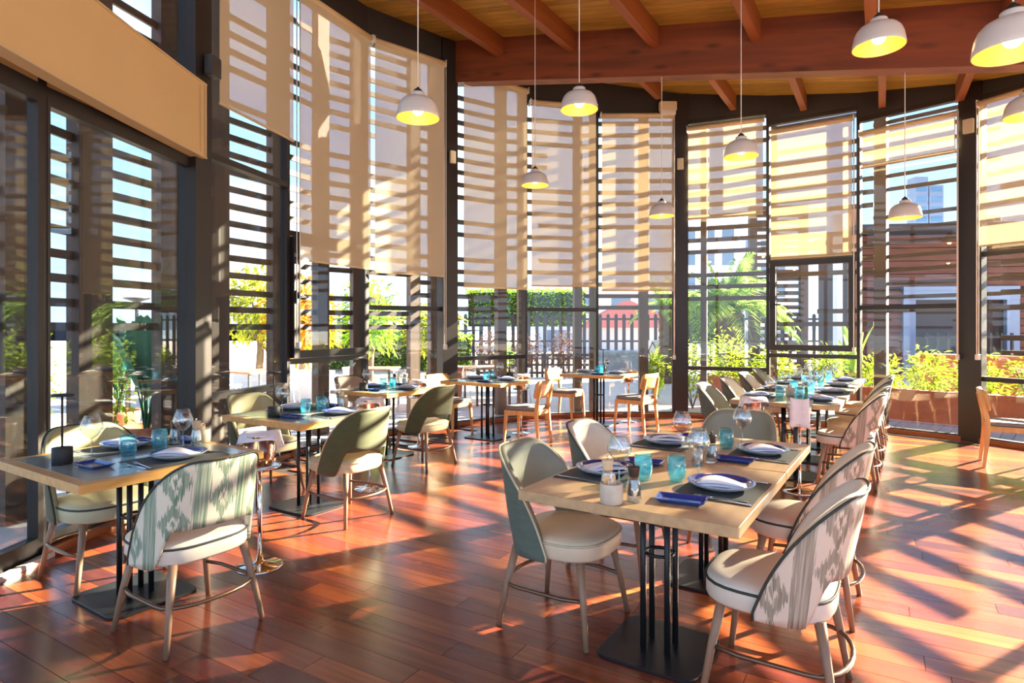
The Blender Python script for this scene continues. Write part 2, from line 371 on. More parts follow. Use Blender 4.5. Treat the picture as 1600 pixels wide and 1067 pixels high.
# ceiling: roof slab, lining boards, beam, rafters
ceiling = struct(prism(OUT, lambda x, y: ceil_z(x, y)+.02, lambda x, y: ceil_z(x, y)+.2).build('ceiling', mt_sub))
CB = .115
for r in range(-32, 110):
    e0 = r*CB
    quad = [D2*-12+E2*(e0+.004), D2*14+E2*(e0+.004), D2*14+E2*(e0+CB-.004), D2*-12+E2*(e0+CB-.004)]
    pl = clip([(p.x, p.y) for p in quad], OUT)
    if pl:
        lp = [tuple(rot @ Vector(p)) for p in pl]
        inv = Matrix.Rotation(DA, 2)
        f = lambda x, y: ceil_z(*(inv @ Vector((x, y))))
        prism(lp, f, lambda x, y: f(x, y)+.018).build('ceiling_board', mt_ceil, ceiling, (0,0,0), DA)
BP = Vector((-.98, 9.02)); 
def beam_pt(t, dn=0, side=0): p = BP+D2*t+E2*side; return Vector((p.x, p.y, ceil_z(p.x, p.y)-dn))
bm = MB(); h = .60; wd = .20
a = beam_pt(0, h/2, wd/2); b = beam_pt(9.2, h/2, wd/2); d = b-a; ln = d.length
mtx = Matrix.Translation(a) @ d.to_track_quat('X', 'Z').to_matrix().to_4x4()
bmb = MB().box(0, ln, -wd/2, wd/2, -h/2, h/2).build('trim_1', mt_beam); bmb.matrix_world = mtx; struct(bmb)
def rafter(t, side0, side1, dep, wid=.1):
    a = beam_pt(t, dep/2, side0); b = beam_pt(t, dep/2, side1); d = b-a
    o = MB().box(0, d.length, -wid/2, wid/2, -dep/2, dep/2).build('rafter', mt_raft, ceiling)
    o.matrix_world = Matrix.Translation(a) @ d.to_track_quat('X', 'Z').to_matrix().to_4x4()
    return o
for t in (.95, 2.05, 3.15, 4.3, 5.4, 6.5, 7.6, 8.7): rafter(t, -.001, -9.5, .26)
for t, l in ((1.5, .95), (2.5, 2.0), (3.5, 2.95), (4.5, 3.0), (5.5, 2.7), (6.35, 2.3), (7.3, 1.9)): rafter(t, wd+.001, wd+l, .24, .085)
# facade frames: heights measured panel by panel
panels = {}   # index i: RING[i] -> RING[i+1]
def chord(i): return Vector(RING[i]+(0,)), Vector(RING[i+1]+(0,))
HEAD = {2: 5.45, 3: 5.45, 4: 5.3, 5: 5.28, 6: 5.26, 7: 5.22, 8: 5.06, 9: 4.94, 10: 4.80, 11: 4.62, 12: 4.44, 13: 4.36, 14: 4.2, 15: 4.0, 16: 3.9, 17: 3.9, 18: 3.9, 1: 5.4, 0: 5.4, 19: 3.9}
RAILS = {4: (.80, 3.03), 5: (1.06, 2.5), 6: (1.71,), 7: (.985,), 8: (1.73,), 9: (), 10: (.79,), 11: (1.02, 2.5), 12: (1.725,), 13: (.80, 2.36), 14: (.80, 2.36), 15: (.8, 2.36), 16: (.8, 2.36), 17: (.8,), 18: (.8,), 19: (.8,), 0: (2.94,), 1: (2.94,), 2: (2.94, 3.62), 3: (2.94, 3.62)}
COLS = {4, 7, 10, 13, 16}
wn = dn = tn = 0
for i in range(len(RING)-1):
    a, b = chord(i); d = (b-a); ln = d.length; d.normalize(); ang = atan2(d.y, d.x)
    door = i in (2, 3)
    if door: dn += 1; nm = f'door_{dn}'
    else: wn += 1; nm = f'window_{wn}'
    hz = HEAD[i]; f = MB(); mw = .055; dp = .09 if not door else .07
    f.box(0, mw/2, -dp/2, dp/2, 0, hz); f.box(ln-mw/2, ln, -dp/2, dp/2, 0, hz)
    f.box(mw/2, ln-mw/2, -dp/2, dp/2, 0, .07); f.box(mw/2, ln-mw/2, -dp/2, dp/2, hz-.07, hz)
    zs = [.07]
    for rz in RAILS[i]:
        q = .045 if not (i in (5, 11) and rz > 2) else .05
        f.box(mw/2, ln-mw/2, -dp/2, dp/2, rz-q/1, rz+q/1) if False else f.box(mw/2, ln-mw/2, -dp/2, dp/2, rz-.03, rz+.03)
        zs += [rz-.03, rz+.03]
    if door:
        f.box(mw/2, .05, -.04, .03, .07, 2.91); f.box(ln-.05, ln-mw/2, -.04, .03, .07, 2.91); f.box(.05, ln-.05, -.04, .03, .07, .13); f.box(.05, ln-.05, -.04, .03, 2.85, 2.91)
    zs.append(hz-.07)
    fr = struct(f.build(nm, mt_frame, None, a, ang))
    for k in range(0, len(zs)-1, 2):
        if door and k == 2: MB().box(mw/2, ln-mw/2, -.02, .02, zs[k], zs[k+1]).build('infill_panel', mt_band, fr)
        elif zs[k+1]-zs[k] > .08: MB().box(mw/2, ln-mw/2, -.005, .005, zs[k], zs[k+1]).build('pane', mt_doorglass if door else mt_glass, fr)
    if i in (5, 11):                      # tilting sash with handle
        z0, z1 = 1.10, 2.46; s = MB(); q = .085; x0, x1 = .04, ln-.04
        s.box(x0, x0+q, -.10, -.03, z0, z1); s.box(x1-q, x1, -.10, -.03, z0, z1); s.box(x0+q, x1-q, -.10, -.03, z0, z0+q); s.box(x0+q, x1-q, -.10, -.03, z1-q, z1)
        so = s.build('sash', mt_frame, fr)
        hd = MB().box(x0+.02, x0+.05, -.12, -.10, 1.72, 1.86); hd.bar((x0+.035, -.135, 1.79), (x0+.17, -.135, 1.79), .018, .02); hd.box(x0+.028, x0+.042, -.135, -.12, 1.78, 1.80)
        hd.build('handle', mt_blackm, so)
    # fascia above the head, skirting
    tn += 1
    fa = [a, b]; n2 = Vector((d.y, -d.x, 0))
    m = MB(); qd = [(a.x, a.y), (b.x, b.y), (b.x+n2.x*.1, b.y+n2.y*.1), (a.x+n2.x*.1, a.y+n2.y*.1)]
    qd = [(p[0]-n2.x*.05, p[1]-n2.y*.05) for p in qd]
    prism(list(reversed(qd)), hz, lambda x, y: ceil_z(x, y)+.01, mb=m); struct(m.build(f'trim_{tn+10}', mt_fascia))
    if i >= 3:
        s = MB().box(-.02, ln+.02, -.085, -.046, 0, .055); struct(s.build(f'baseboard_{i}', mt_white if i == 3 and False else mt_skirt, None, a, ang))
    else:
        s = MB().box(-.01, ln+.01, -.10, -.06, 0, .03); struct(s.build(f'baseboard_{i}', mt_white, None, a, ang))
for k in COLS:
    p = Vector(RING[k]+(0,)); t = (Vector(RING[k+1])-Vector(RING[k-1])).normalized(); ang = atan2(t.y, t.x); tn += 1
    m = MB(); wd2 = .11 if k == 4 else .125
    nin = .10
    z1 = lambda x, y: ceil_z(p.x, p.y)-.005
    m.box(-wd2, wd2, -nin, .07, 0, ceil_z(p.x, p.y)-.03)
    struct(m.build(f'trim_{tn+10}', mt_frame, None, p, ang))
# cream curved band over the door
BI = [(-2.72,5.46), (-2.735,5.0), (-2.745,4.4), (-2.74,3.8), (-2.725,3.27), (-2.68,2.6), (-2.6,1.9), (-2.5,1.2)]
bo = [(x-.10, y) for x, y in BI]
m = MB(); prism(BI+list(reversed(bo)), 2.94, 3.60, mb=m); 
bnd = struct(m.build('wall_left', mt_band))
m = MB()
for i in range(len(BI)-1):
    for z in (2.945, 3.595):
        m.bar((BI[i][0]+.006, BI[i][1], z), (BI[i+1][0]+.006, BI[i+1][1], z), .012, .014)
m.bar((-2.712, 5.44, 2.95), (-2.712, 5.44, 3.59), .012, .016); m.bar((-2.715, 5.36, 2.98), (-2.715, 5.36, 3.56), .004, .006, 0)
m.build('edge_trim', mt_bar, bnd)
# ------------------------------------------------------------------ roller blinds
BLIND = {4: (5.16, 3.48, 'raised blind left of the first dark column', 0), 5: (5.20, 2.19, 'blind hanging over the left tilting window', 0), 6: (5.20, 2.16, 'blind left of the column under the timber beam', 0),
 7: (5.14, 2.03, 'blind right of the column under the timber beam', 0), 8: (4.98, 2.09, 'middle blind of the far wall with a white transom below', 0), 9: (4.86, 2.03, 'sun-patched blind left of the brown far column', 0),
 10: (4.62, 3.17, 'short blind over the palm right of the brown far column', 0), 11: (4.41, 2.47, 'sun-striped blind over the right tilting window', 0), 12: (4.17, 3.67, 'shortest blind, over the dark timber pavilion', 0),
 13: (4.22, 2.44, 'yellow sunlit blind right of the right dark column', 0), 14: (4.05, 2.40, 'blind past the right end of the picture', 0), 15: (3.9, 2.40, 'second blind past the right end of the picture', 0), 16: (3.8, 2.40, 'third blind past the right end of the picture', 0)}
for i, (zt, zb, lab, _) in BLIND.items():
    a, b = chord(i); d = (b-a); ln = d.length; d.normalize(); ang = atan2(d.y, d.x); of = -.15
    x0, x1 = .07, ln-.07
    if i-0 in COLS: x0 = .15
    if i+1 in COLS: x1 = ln-.15
    if i == 7: x0 = .20
    t = thing('roller_blind', 'translucent beige roller '+lab, 'blind', a, ang, 'beige roller blinds of the glass wall')
    MB().box(x0, x1, of-.0015, of+.0015, zb+.02, zt-.02).build('blind_fabric', mt_blind, t)
    MB().tube([(x0-.01, of, zt), (x1+.01, of, zt)], .034, 10).build('roller_tube', mt_bar, t)
    MB().box(x0-.004, x1+.004, of-.008, of+.008, zb, zb+.022).build('bottom_bar', mt_bar, t)
    br = MB()
    for x in (x0-.02, x1+.012): br.box(x, x+.008, of-.04, -.045, zt-.05, zt+.045)
    br.build('bracket', mt_white, t)
    cx = x1+.02 if i not in (5, 13) else x0-.02
    zc = {5: 1.28, 6: 1.2, 11: 1.16, 12: 1.10, 13: 1.11, 9: 1.0}.get(i, None)
    if zc:
        c = MB(); c.tube([(cx, of-.02, zt), (cx, of-.02, zc)], .006, 6); c.tube([(cx, of+.025, zt), (cx, of+.025, zc)], .006, 6)
        co = c.build('pull_cord', mt_cord, t)
        MB().slab(rrect(.02, .03, .01, 3, cx, of), zc-.07, zc).build('cord_weight', mt_white, co)
# small devices on the columns
def device(k, z, lab, mat, sz=(.06, .05, .11), cat='sensor', nm='wall_sensor', sh=0):
    p = Vector(RING[k]+(0,)); t = (Vector(RING[k+1])-Vector(RING[k-1])).normalized(); n2 = Vector((t.y, -t.x)); ang = atan2(t.y, t.x)
    q = p+Vector((n2.x, n2.y, 0))*(.10+sz[1])+Vector((t.x, t.y, 0))*sh
    o = thing(nm, lab, cat, (q.x, q.y, z), ang, 'devices on the dark columns')
    MB().slab(rrect(sz[0], sz[1]*.7, .012, 4, 0, 0), -sz[2], sz[2], .006).build('housing', mat, o)
    MB().box(-.02, .02, sz[1]*.5, sz[1], -.03, .03).build('bracket', mt_sdark, o)
device(4, 3.78, 'dark speaker box high on the left column', mt_sdark, (.07, .06, .09), 'speaker', 'column_speaker', .04)
device(7, 3.90, 'small pale sensor on the column under the beam', mt_sensor, (.045, .03, .09), sh=.02)
device(10, 4.08, 'small grey sensor on the brown far column', mt_sensor, (.05, .03, .09))
device(13, 3.98, 'small beige sensor on the right dark column', mt_sensor, (.06, .035, .09))
q = L(0, 0); o = thing('emergency_light', 'beige emergency light box above the brown far column', 'light', (2.50, 9.86, 4.92), 0, 'devices on the dark columns')
MB().slab(rrect(.14, .05, .02, 4), 0, .14, .008).build('housing', mt_sensor, o); MB().slab(rrect(.125, .04, .02, 4), -.07, 0, .012).build('diffuser', mt_white, o)
MB().box(-.08, .08, .05, .10, .03, .11).build('mounting_plate', mt_sdark, o)
# floor vents along the right wall
for (x, y, l, lab) in ((5.2, 8.15, 1.2, 'long dark slot vent in the floor below the right window'), (5.62, 7.62, .34, 'short dark slot vent in the floor by the right column')):
    t = thing('floor_vent', lab, 'vent', (x, y, .001), atan2(-.82, .75), 'floor vents'); MB().slab(rrect(l/2, .04, .01, 2), 0, .006, .002).build('vent_frame', mt_frame, t)
    for k in range(4): MB().box(-l/2+.02, l/2-.02, -.028+k*.016, -.020+k*.016, .006, .009).build('slat', mt_black, t)
# ------------------------------------------------------------------ slat screens outside the glass
mt_post = M('brown_screen_post', (84, 64, 54), .6, noise=(3, .15, (6, 6, 1)))
mt_slat = M('brown_screen_slat', (76, 60, 52), .6, noise=(2, .15, (1, 6, 6)))
SO = offs(.95); rs = random.Random(21)
bays = [((1, 4), 'dark slat screen outside the glass door'), ((4, 7), 'dark slat screen outside the left blinds'), ((7, 10), 'dark slat screen outside the far blinds'), ((10, 13), 'dark slat screen outside the palm and right windows'), ((13, 17), 'dark slat screen outside the right end of the glass')]
def on_ring(px):
    k = (px-800)/960
    for i in range(1, len(SO)-1):
        a = Vector(SO[i]); b = Vector(SO[i+1]); fa = a.x-k*a.y; fb = b.x-k*b.y
        if a.y > 0 and b.y > 0 and fa*fb <= 0: return i, a.lerp(b, fa/(fa-fb))
POSTW = {(1, 4): [(20, .25), (141, .40), (262, .30)], (4, 7): [(338, .30), (429, .16), (501, .22), (559, .2), (646, .18), (679, .2)], (7, 10): [(782, .18), (814, .12), (902, .14), (925, .1), (1005, .16)], (10, 13): [(1100, .1), (1208, .12), (1377, .17)], (13, 17): []}
for (i0, i1), lab in bays:
    t = thing('slat_screen', lab, 'screen', (0,0,0), 0, 'slat screens around the glass')
    for px, wdt in POSTW[(i0, i1)]:
        r = on_ring(px)
        if r:
            i, p = r; a = Vector(SO[i]); b = Vector(SO[i+1]); an = atan2((b-a).y, (b-a).x)
            MB().box(-wdt/2, wdt/2, -.06, .06, -.05, 5.9).build('post', mt_post, t, (p.x, p.y, 0), an)
    if i0 == 13:
        for i in (14, 15, 16): MB().box(-.1, .1, -.06, .06, -.05, 5.9).build('post', mt_post, t, SO[i]+(0,), 1.4)
    for i in range(i0, i1):
        a = Vector(SO[i]); b = Vector(SO[i+1]); ln = (b-a).length; an = atan2((b-a).y, (b-a).x)
        lo = {7: 1.75, 8: 2.0, 9: 1.8, 10: 1.95, 11: 1.5, 12: 1.7}.get(i, 1.45)
        if i >= 13: lo = 1.1
        k = 0; z = lo
        hs = .036 if i < 12 else .028 if i == 12 else .036
        mesh = MB().box(0, ln, -.015, .015, -hs, hs).mesh('slat', mt_slat)
        short = MB().box(0, ln*.55, -.015, .015, -hs, hs).mesh('slat', mt_slat)
        top = 5.6 if i < 8 else 5.3
        while z < top:
            q = rs.random()
            if q > (.1 if i < 13 else .14):
                o = bpy.data.objects.new('slat', mesh if q > (.22 if i < 13 else .3) else short); COL.objects.link(o); o.parent = t
                o.location = (a.x, a.y, z) if (q > (.16 if i < 13 else .25)) else (a.x+(b.x-a.x)*.45, a.y+(b.y-a.y)*.45, z); o.rotation_euler = (0,0,an)
                if q <= (.16 if i < 13 else .25): o.data = short
            z += .205; k += 1
# ------------------------------------------------------------------ upholstered tub chair
def seat_outline(k, n=36, z=0):
    o = []
    for j in range(n):
        a = 2*pi*j/n; c, s_ = cos(a), sin(a); q = (abs(c)**3+abs(s_)**3)**(-1/3)
        o.append((.243*q*c*k, (.25 if s_ > 0 else .225)*q*s_*k+.01, z))
    return o
def shell_pt(a, z, inset=0):
    s_, c = sin(a), cos(a); n = 2.7; q = (abs(s_)**n+abs(c)**n)**(-1/n)
    x = (.262-inset)*q*s_; y = -(.238-inset)*q*c
    y -= .19*(z-.42)*max(0, c)**.8; x *= 1+.06*(z-.42)
    return (x, y, z)
def tub_chair(name, label, inner, outer, seat, pipe):
    t = thing(name, label, 'chair')
    m = MB(); prof = [(.965, .372), (1, .384), (1, .440), (.985, .452), (.95, .463), (.80, .474), (.5, .480), (.12, .482)]
    m.rings([seat_outline(k, 36, z) for k, z in prof])
    so = m.build('seat', seat, t)
    MB().tube(seat_outline(1.003, 36, .447), .0055, 6, closed=True).build('seat_piping', pipe, so)
    # back shell: two skins with rounded cut-out above the seat
    N = 57; K = 9; AM = radians(100); m = MB(); uv = []
    phis = [-AM+2*AM*i/(N-1) for i in range(N)]
    def top(a): w_ = min(1, max(0, (abs(a)-radians(27))/(AM-radians(27)))); return .845-.455*(w_**1.85)
    def bot(a):
        q = min(1, max(0, (abs(a)-radians(42))/radians(17))); q = q*q*(3-2*q); return min(.535*(1-q)+.362*q, top(a)-.012)
    go, gi = [], []
    for a in phis:
        zt, zb = top(a), bot(a)
        go.append([shell_pt(a, zb+(zt-zb)*k/(K-1)) for k in range(K)]); gi.append([shell_pt(a, zb+.003+(zt-zb-.006)*k/(K-1), .03) for k in range(K)])
    vs = [p for col in go for p in col]+[p for col in gi for p in col]; o2 = N*K
    uv = [(a*.27, go[i][k][2]) for i, a in enumerate(phis) for k in range(K)]*2
    fs, ms = [], []
    for i in range(N-1):
        for k in range(K-1):
            fs.append((i*K+k, (i+1)*K+k, (i+1)*K+k+1, i*K+k+1)); ms.append(1)
            fs.append((o2+i*K+k, o2+i*K+k+1, o2+(i+1)*K+k+1, o2+(i+1)*K+k)); ms.append(0)
        fs.append((i*K+K-1, (i+1)*K+K-1, o2+(i+1)*K+K-1, o2+i*K+K-1)); ms.append(0)
        fs.append((i*K, o2+i*K, o2+(i+1)*K, (i+1)*K)); ms.append(1)
    for i, sg in ((0, 1), (N-1, -1)):
        for k in range(K-1):
            q = (i*K+k, i*K+k+1, o2+i*K+k+1, o2+i*K+k); fs.append(q if sg > 0 else q[::-1]); ms.append(0)
    m.add(vs, fs, 0, True); m.m = ms; m.uv = uv
    bo = m.build('backrest', [inner, outer], t)
    pts = [go[0][0]]+[c[K-1] for c in go]+[go[-1][0]]
    MB().tube(pts, .0055, 6).build('back_piping', pipe, bo)
    for sx in (-1, 1):
        for sy in (-1, 1):
            MB().tube([(sx*.235, sy*.235, 0), (sx*.205, sy*.205, .2), (sx*.172, sy*.172, .378)], [.0125, .016, .021], 10).build('leg', mt_leg, t)
    pts = [(-.200, .205, .2)]; R0 = .226
    for y in (.1, 0, -.12): pts.append((-R0, y, .2))
    for k in range(0, 13): a = pi+pi*k/12; pts.append((R0*cos(a), -.13-.135*abs(sin(a))**.8, .2))
    for y in (-.12, 0, .1): pts.append((R0, y, .2))
    pts.append((.200, .205, .2))
    MB().tube(pts, .0095, 8).build('footrest', mt_ring, t)
    return t
F_IN, F_OUT = TH, TH+pi          # facing V (window side) / facing -V (room side)
ikg = tub_chair('upholstered_chair', '', mt_white_l, mt_ikg, mt_white_l, mt_pipe_d)
ikt = tub_chair('upholstered_chair', '', mt_white_l, mt_ikt, mt_white_l, mt_pipe_d)
olv = tub_chair('upholstered_chair', '', mt_sage, mt_velvet, mt_sageseat, mt_pipe_l)
sag = tub_chair('upholstered_chair', '', mt_sage, mt_velvet, mt_sageseat, mt_pipe_d)
bei = tub_chair('upholstered_chair', '', mt_beige, mt_velgrey, mt_cream, mt_pipe_d)
gry = tub_chair('upholstered_chair', '', mt_greyl, mt_velgrey, mt_cream, mt_pipe_l)
slv = tub_chair('upholstered_chair', '', mt_silver, mt_velgrey, mt_white_l, mt_pipe_d)
UC = 'upholstered tub chairs'
def ch(p, s, t, f, lab, d=0): return put(p, L(s, t), f+d, lab, UC)
ch(ikg, 1.65, 2.945, F_IN, 'cream and green ikat chair, back to us, at the table by the glass door')
ch(sag, 1.715, 3.97, F_OUT, 'pale sage chair tucked between the first slate table and the glass door')
ch(olv, 3.26, 3.62, F_IN, 'olive velvet chair, back to us and partly sunlit, at the middle slate table')
ch(sag, 3.35, 4.78, F_OUT, 'sage chair on the window side of the middle slate table')
ch(olv, 4.92, 4.30, F_IN, 'olive velvet chair, back to us in shade, at the farthest slate table')
ch(bei, 5.22, 5.55, F_OUT, 'taupe chair behind the farthest slate table by the left tilting window')
ch(gry, 2.70, 1.445, F_OUT, 'grey-green chair with cream seat at the left of the front oak table')
ch(slv, 3.52, 1.50, F_OUT, 'pale grey chair second along the left of the front oak tables')
ch(gry, 4.33, 1.02, TH+pi/2, 'grey-green chair at the far end of the front oak tables')
ch(ikt, 2.64, .45, F_IN, 'taupe ikat chair nearest the camera at the right of the front oak table')
ch(ikt, 3.56, .47, F_IN, 'taupe ikat chair second along the right of the front oak tables')
for k, (s, p, lab) in enumerate([(6.62, gry, 'grey-green chair with sunlit inside at the near left of the long table'), (7.55, slv, 'pale grey chair second from the camera on the left of the long table'), (8.5, slv, 'pale grey chair third from the camera on the left of the long table'), (9.35, gry, 'dark green chair farthest along the left of the long table')]):
    ch(p, s, 1.60, F_OUT, lab)
for k, (s, p, lab) in enumerate([(6.53, ikt, 'taupe ikat chair nearest the camera on the right of the long table'), (7.38, gry, 'green chair second from the camera on the right of the long table'), (8.2, slv, 'pale chair third from the camera on the right of the long table'), (9.05, gry, 'green chair farthest along the right of the long table')]):
    ch(p, s, .50, F_IN, lab)
# ------------------------------------------------------------------ wooden chair
def wooden_chair():
    t = thing('wooden_chair', '', 'chair')
    for sx in (-1, 1):
        MB().rings([[(sx*x+w_*a, y+w_*b, z) for a, b in ((-1,-1),(1,-1),(1,1),(-1,1))] for x, y, z, w_ in ((.215, .215, 0, .011), (.205, .20, .25, .016), (.195, .19, .43, .019))], 0, False).build('leg', mt_ash, t)
        MB().rings([[(sx*x+w_*a, y+w_*b*1.2, z) for a, b in ((-1,-1),(1,-1),(1,1),(-1,1))] for x, y, z, w_ in ((.21, -.245, 0, .012), (.20, -.205, .40, .018), (.195, -.215, .50, .018), (.185, -.265, .74, .013))], 0, False).build('leg', mt_ash, t)
    m = MB(); m.box(-.19, .19, .175, .20, .375, .43); m.box(-.19, .19, -.215, -.19, .375, .43)
    for sx in (-1, 1): m.box(sx*.205-.012, sx*.205+.012, -.20, .19, .375, .43)
    m.build('seat_frame', mt_ash, t)
    MB().slab(rrect(.215, .205, .05, 5, 0, .005), .43, .475, .012).build('seat_pad', mt_greypad, t)
    # curved back board with rounded corners
    m = MB(); N = 17; cols = []
    def bp(x, z, o): return (x, -.262+.045*cos(x/.25*pi/2)*-1+.045-(z-.7)*.22+o, z)
    for o in (.013, -.011):
        g = []
        for i in range(N):
            x = -.245+.49*i/(N-1); e_ = max(0, abs(x)-.195)/.05; dz = .035*(1-sqrt(max(0, 1-e_*e_)))
            g.append([bp(x, .585+dz+(.215-2*dz)*k/4, o) for k in range(5)])
        cols.append(g)
    vs = [p for g in cols for c in g for p in c]; o2 = N*5; fs = []
    for i in range(N-1):
        for k in range(4):
            fs.append((i*5+k, i*5+k+1, (i+1)*5+k+1, (i+1)*5+k)); fs.append((o2+i*5+k, o2+(i+1)*5+k, o2+(i+1)*5+k+1, o2+i*5+k+1))
        fs.append((i*5+4, o2+i*5+4, o2+(i+1)*5+4, (i+1)*5+4)); fs.append((i*5, (i+1)*5, o2+(i+1)*5, o2+i*5))
    for i in (0, N-1):
        for k in range(4): q = (i*5+k, o2+i*5+k, o2+i*5+k+1, i*5+k+1); fs.append(q if i == 0 else q[::-1])
    m.add(vs, fs, 0, True); m.build('backrest', mt_ash, t)
    return t
wc = wooden_chair(); WG = 'pale ash wooden chairs'
put(wc, L(6.56, 5.27), F_OUT, 'ash chair between the oak table and the column under the beam', WG)
put(wc, L(6.52, 4.02), F_IN+.15, 'ash chair turned away from us in front of the oak table by the column', WG)
put(wc, L(8.55, 4.55), F_OUT, 'ash chair left of the oak table at the far window', WG)
put(wc, L(8.30, 3.30), F_IN-.1, 'ash chair right of the oak table at the far window', WG)
put(wc, L(8.175, -.87), F_OUT, 'ash chair standing alone by the right dark column', WG)
# ------------------------------------------------------------------ tables
def table(nm, lab, s0, s1, t0, t1, wood, inlay, base=(.45, .45)):
    c = L((s0+s1)/2, (t0+t1)/2); t = thing(nm, lab, 'table', c, TH, 'dining tables'); hx, hy = (s1-s0)/2, (t1-t0)/2
    top = MB().slab(rrect(hx, hy, .006, 2), .708, .75, .002).build('tabletop', wood, t)
    if inlay: MB().box(-hx+.055, hx-.055, -hy+.055, hy-.055, .746, .7512).build('slate_inlay', mt_slate, top)
    MB().slab(rrect(base[0]/2, base[1]/2, .07, 6), 0, .013, .003).build('base_plate', mt_black, t)
    for x, y in ((-.055, -.055), (.055, -.055), (.055, .055), (-.055, .055)):
        MB().tube([(x, y, .012), (x, y, .705)], .014, 10).build('pole', mt_black, t)
    MB().tube([(.062*cos(a*pi/8), .062*sin(a*pi/8), .43) for a in range(16)], .008, 6, closed=True).build('pole_ring', mt_black, t)
    MB().box(-.2, .2, -.2, .2, .696, .708).build('mounting_plate', mt_black, t)
    return t
table('dining_table', 'slate-inlaid oak table nearest the glass door', 1.216, 2.13, 3.045, 3.985, mt_honey, 1, (.45, .5))
table('dining_table', 'slate-inlaid oak table in the middle of the left glass wall', 2.82, 3.73, 3.62, 4.57, mt_honey, 1, (.45, .5))
table('dining_table', 'slate-inlaid oak table farthest along the left glass wall', 4.62, 5.50, 4.55, 5.42, mt_honey, 1, (.45, .5))
table('dining_table', 'oak table between two ash chairs by the column under the beam', 6.2, 7.0, 4.2, 5.15, mt_honey, 1, (.45, .5))
table('dining_table', 'oak table at the far window with ash chairs on both sides', 8.1, 8.85, 3.48, 4.42, mt_honey, 1, (.45, .5))
table('dining_table', 'front oak table, nearer of the two pushed together in the middle', 2.205, 3.159, .50, 1.405, mt_oak, 0)
table('dining_table', 'oak table pushed against the back of the front one', 3.171, 4.0, .50, 1.405, mt_oak, 0)
for k, w_ in enumerate(('nearest the camera', 'second from the camera', 'third from the camera', 'farthest from the camera')):
    table('dining_table', f'part of the long oak table {w_}', 6.08+.875*k, 6.951+.875*k, .533, 1.467, mt_oak, 1)
# ------------------------------------------------------------------ tableware prototypes
def wine():
    t = thing('wine_glass', '', 'glass')
    out = [(.004, .098), (.014, .104), (.034, .122), (.050, .146), (.0535, .160), (.050, .180), (.040, .205), (.033, .224)]
    inn = [(r-.0012, z+.001) for r, z in reversed(out[1:])]+[(.003, .101)]
    MB().lathe(out+inn, 20, caps=True).build('bowl', mt_clear, t)
    MB().lathe([(.037, 0), (.037, .002), (.015, .006), (.0055, .012), (.0042, .05), (.0048, .098)], 16).build('stem', mt_clear, t)
    return t
def tumbler():
    t = thing('tumbler', '', 'glass')
    out = [(.026, 0), (.032, .004), (.0385, .03), (.042, .05), (.041, .08), (.037, .116)]
    MB().lathe(out+[(r-.0022, z+.0005) for r, z in reversed(out[2:])]+[(.029, .012), (.01, .011)], 20).build('glass_body', mt_teal, t)
    return t
def open_lathe(prof, c0, c1, n=36):
    m = MB(); return m.rings([[(r*cos(2*pi*j/n), r*sin(2*pi*j/n), z) for j in range(n)] for r, z in prof], 0, True, c0, c1)
def plate():
    t = thing('plate', '', 'plate')
    open_lathe([(.075, 0), (.085, .004), (.122, .017), (.138, .028), (.140, .032)], True, False).build('underside', mt_plate, t)
    open_lathe([(.1398, .032), (.1345, .0325), (.116, .022), (.088, .013), (.02, .0125)], False, True).build('glazed_top', mt_navy, t)
    return t
def napkin():
    t = thing('napkin', '', 'napkin'); r = random.Random(4)
    def layer(x0, x1, y0, y1, z0, th, sk, wav):
        m = MB(); nx, ny = 10, 6; g = []
        for top in (0, 1):
            for i in range(nx+1):
                for j in range(ny+1):
                    u_, v_ = i/nx, j/ny; ed = min(u_, 1-u_, v_, 1-v_)*8; rd = th*(.35+.65*min(1, ed))
                    g.append((x0+(x1-x0)*u_+sk*v_, y0+(y1-y0)*v_+.006*sin(u_*5), z0+wav*sin(u_*pi*1.3)*(.4+v_)+(rd if top else 0)))
        k = (nx+1)*(ny+1); fs = []
        for i in range(nx):
            for j in range(ny):
                a = i*(ny+1)+j; q = (a, a+ny+1, a+ny+2, a+1); fs.append(tuple(x+k for x in q)); fs.append(q[::-1])
        bd = [i*(ny+1) for i in range(nx+1)]+[nx*(ny+1)+j for j in range(1, ny+1)]+[i*(ny+1)+ny for i in range(nx-1, -1, -1)]+[j for j in range(ny-1, 0, -1)]
        for i in range(len(bd)): a, b = bd[i], bd[(i+1) % len(bd)]; fs.append((a, b, b+k, a+k))
        m.add(g, fs, 0, True); return m
    layer(-.10, .10, -.052, .05, 0, .010, .004, .003).build('lower_fold', mt_nap, t)
    layer(-.102, .085, -.05, .036, .011, .009, .012, .011).build('upper_fold', mt_nap, t)
    return t
def placemat():
    t = thing('placemat', '', 'placemat'); MB().slab(rrect(.21, .16, .006, 2), 0, .002, .0006).build('mat', mt_mat, t); return t
def tray():
    t = thing('side_dish', '', 'plate'); 
    m = MB(); o = lambda hx, hy, z: [(x, y, z) for x, y in rrect(hx, hy, .008, 3)]
    m.rings([o(.072, .038, 0), o(.08, .044, .003), o(.098, .055, .016), o(.098, .055, .018), o(.092, .049, .0165), o(.076, .039, .006), o(.01, .006, .0055)], 0, False).build('dish', mt_navy, t); return t
def fork():
    t = thing('fork', '', 'cutlery')
    MB().rings([[(x-w_, y, z), (x+w_, y, z), (x+w_, y, z+.002), (x-w_, y, z+.002)] for x, y, z, w_ in ((0, -.10, .001, .006), (0, -.03, .003, .004), (0, .035, .004, .004), (0, .05, .003, .011), (0, .062, .002, .012))], 0, False).build('handle', mt_steel, t)
    m = MB()
    for k in range(4): m.bar((-.010+.0067*k, .06, .003), (-.010+.0067*k, .105, .007), .003, .002)
    m.build('tines', mt_steel, t); return t
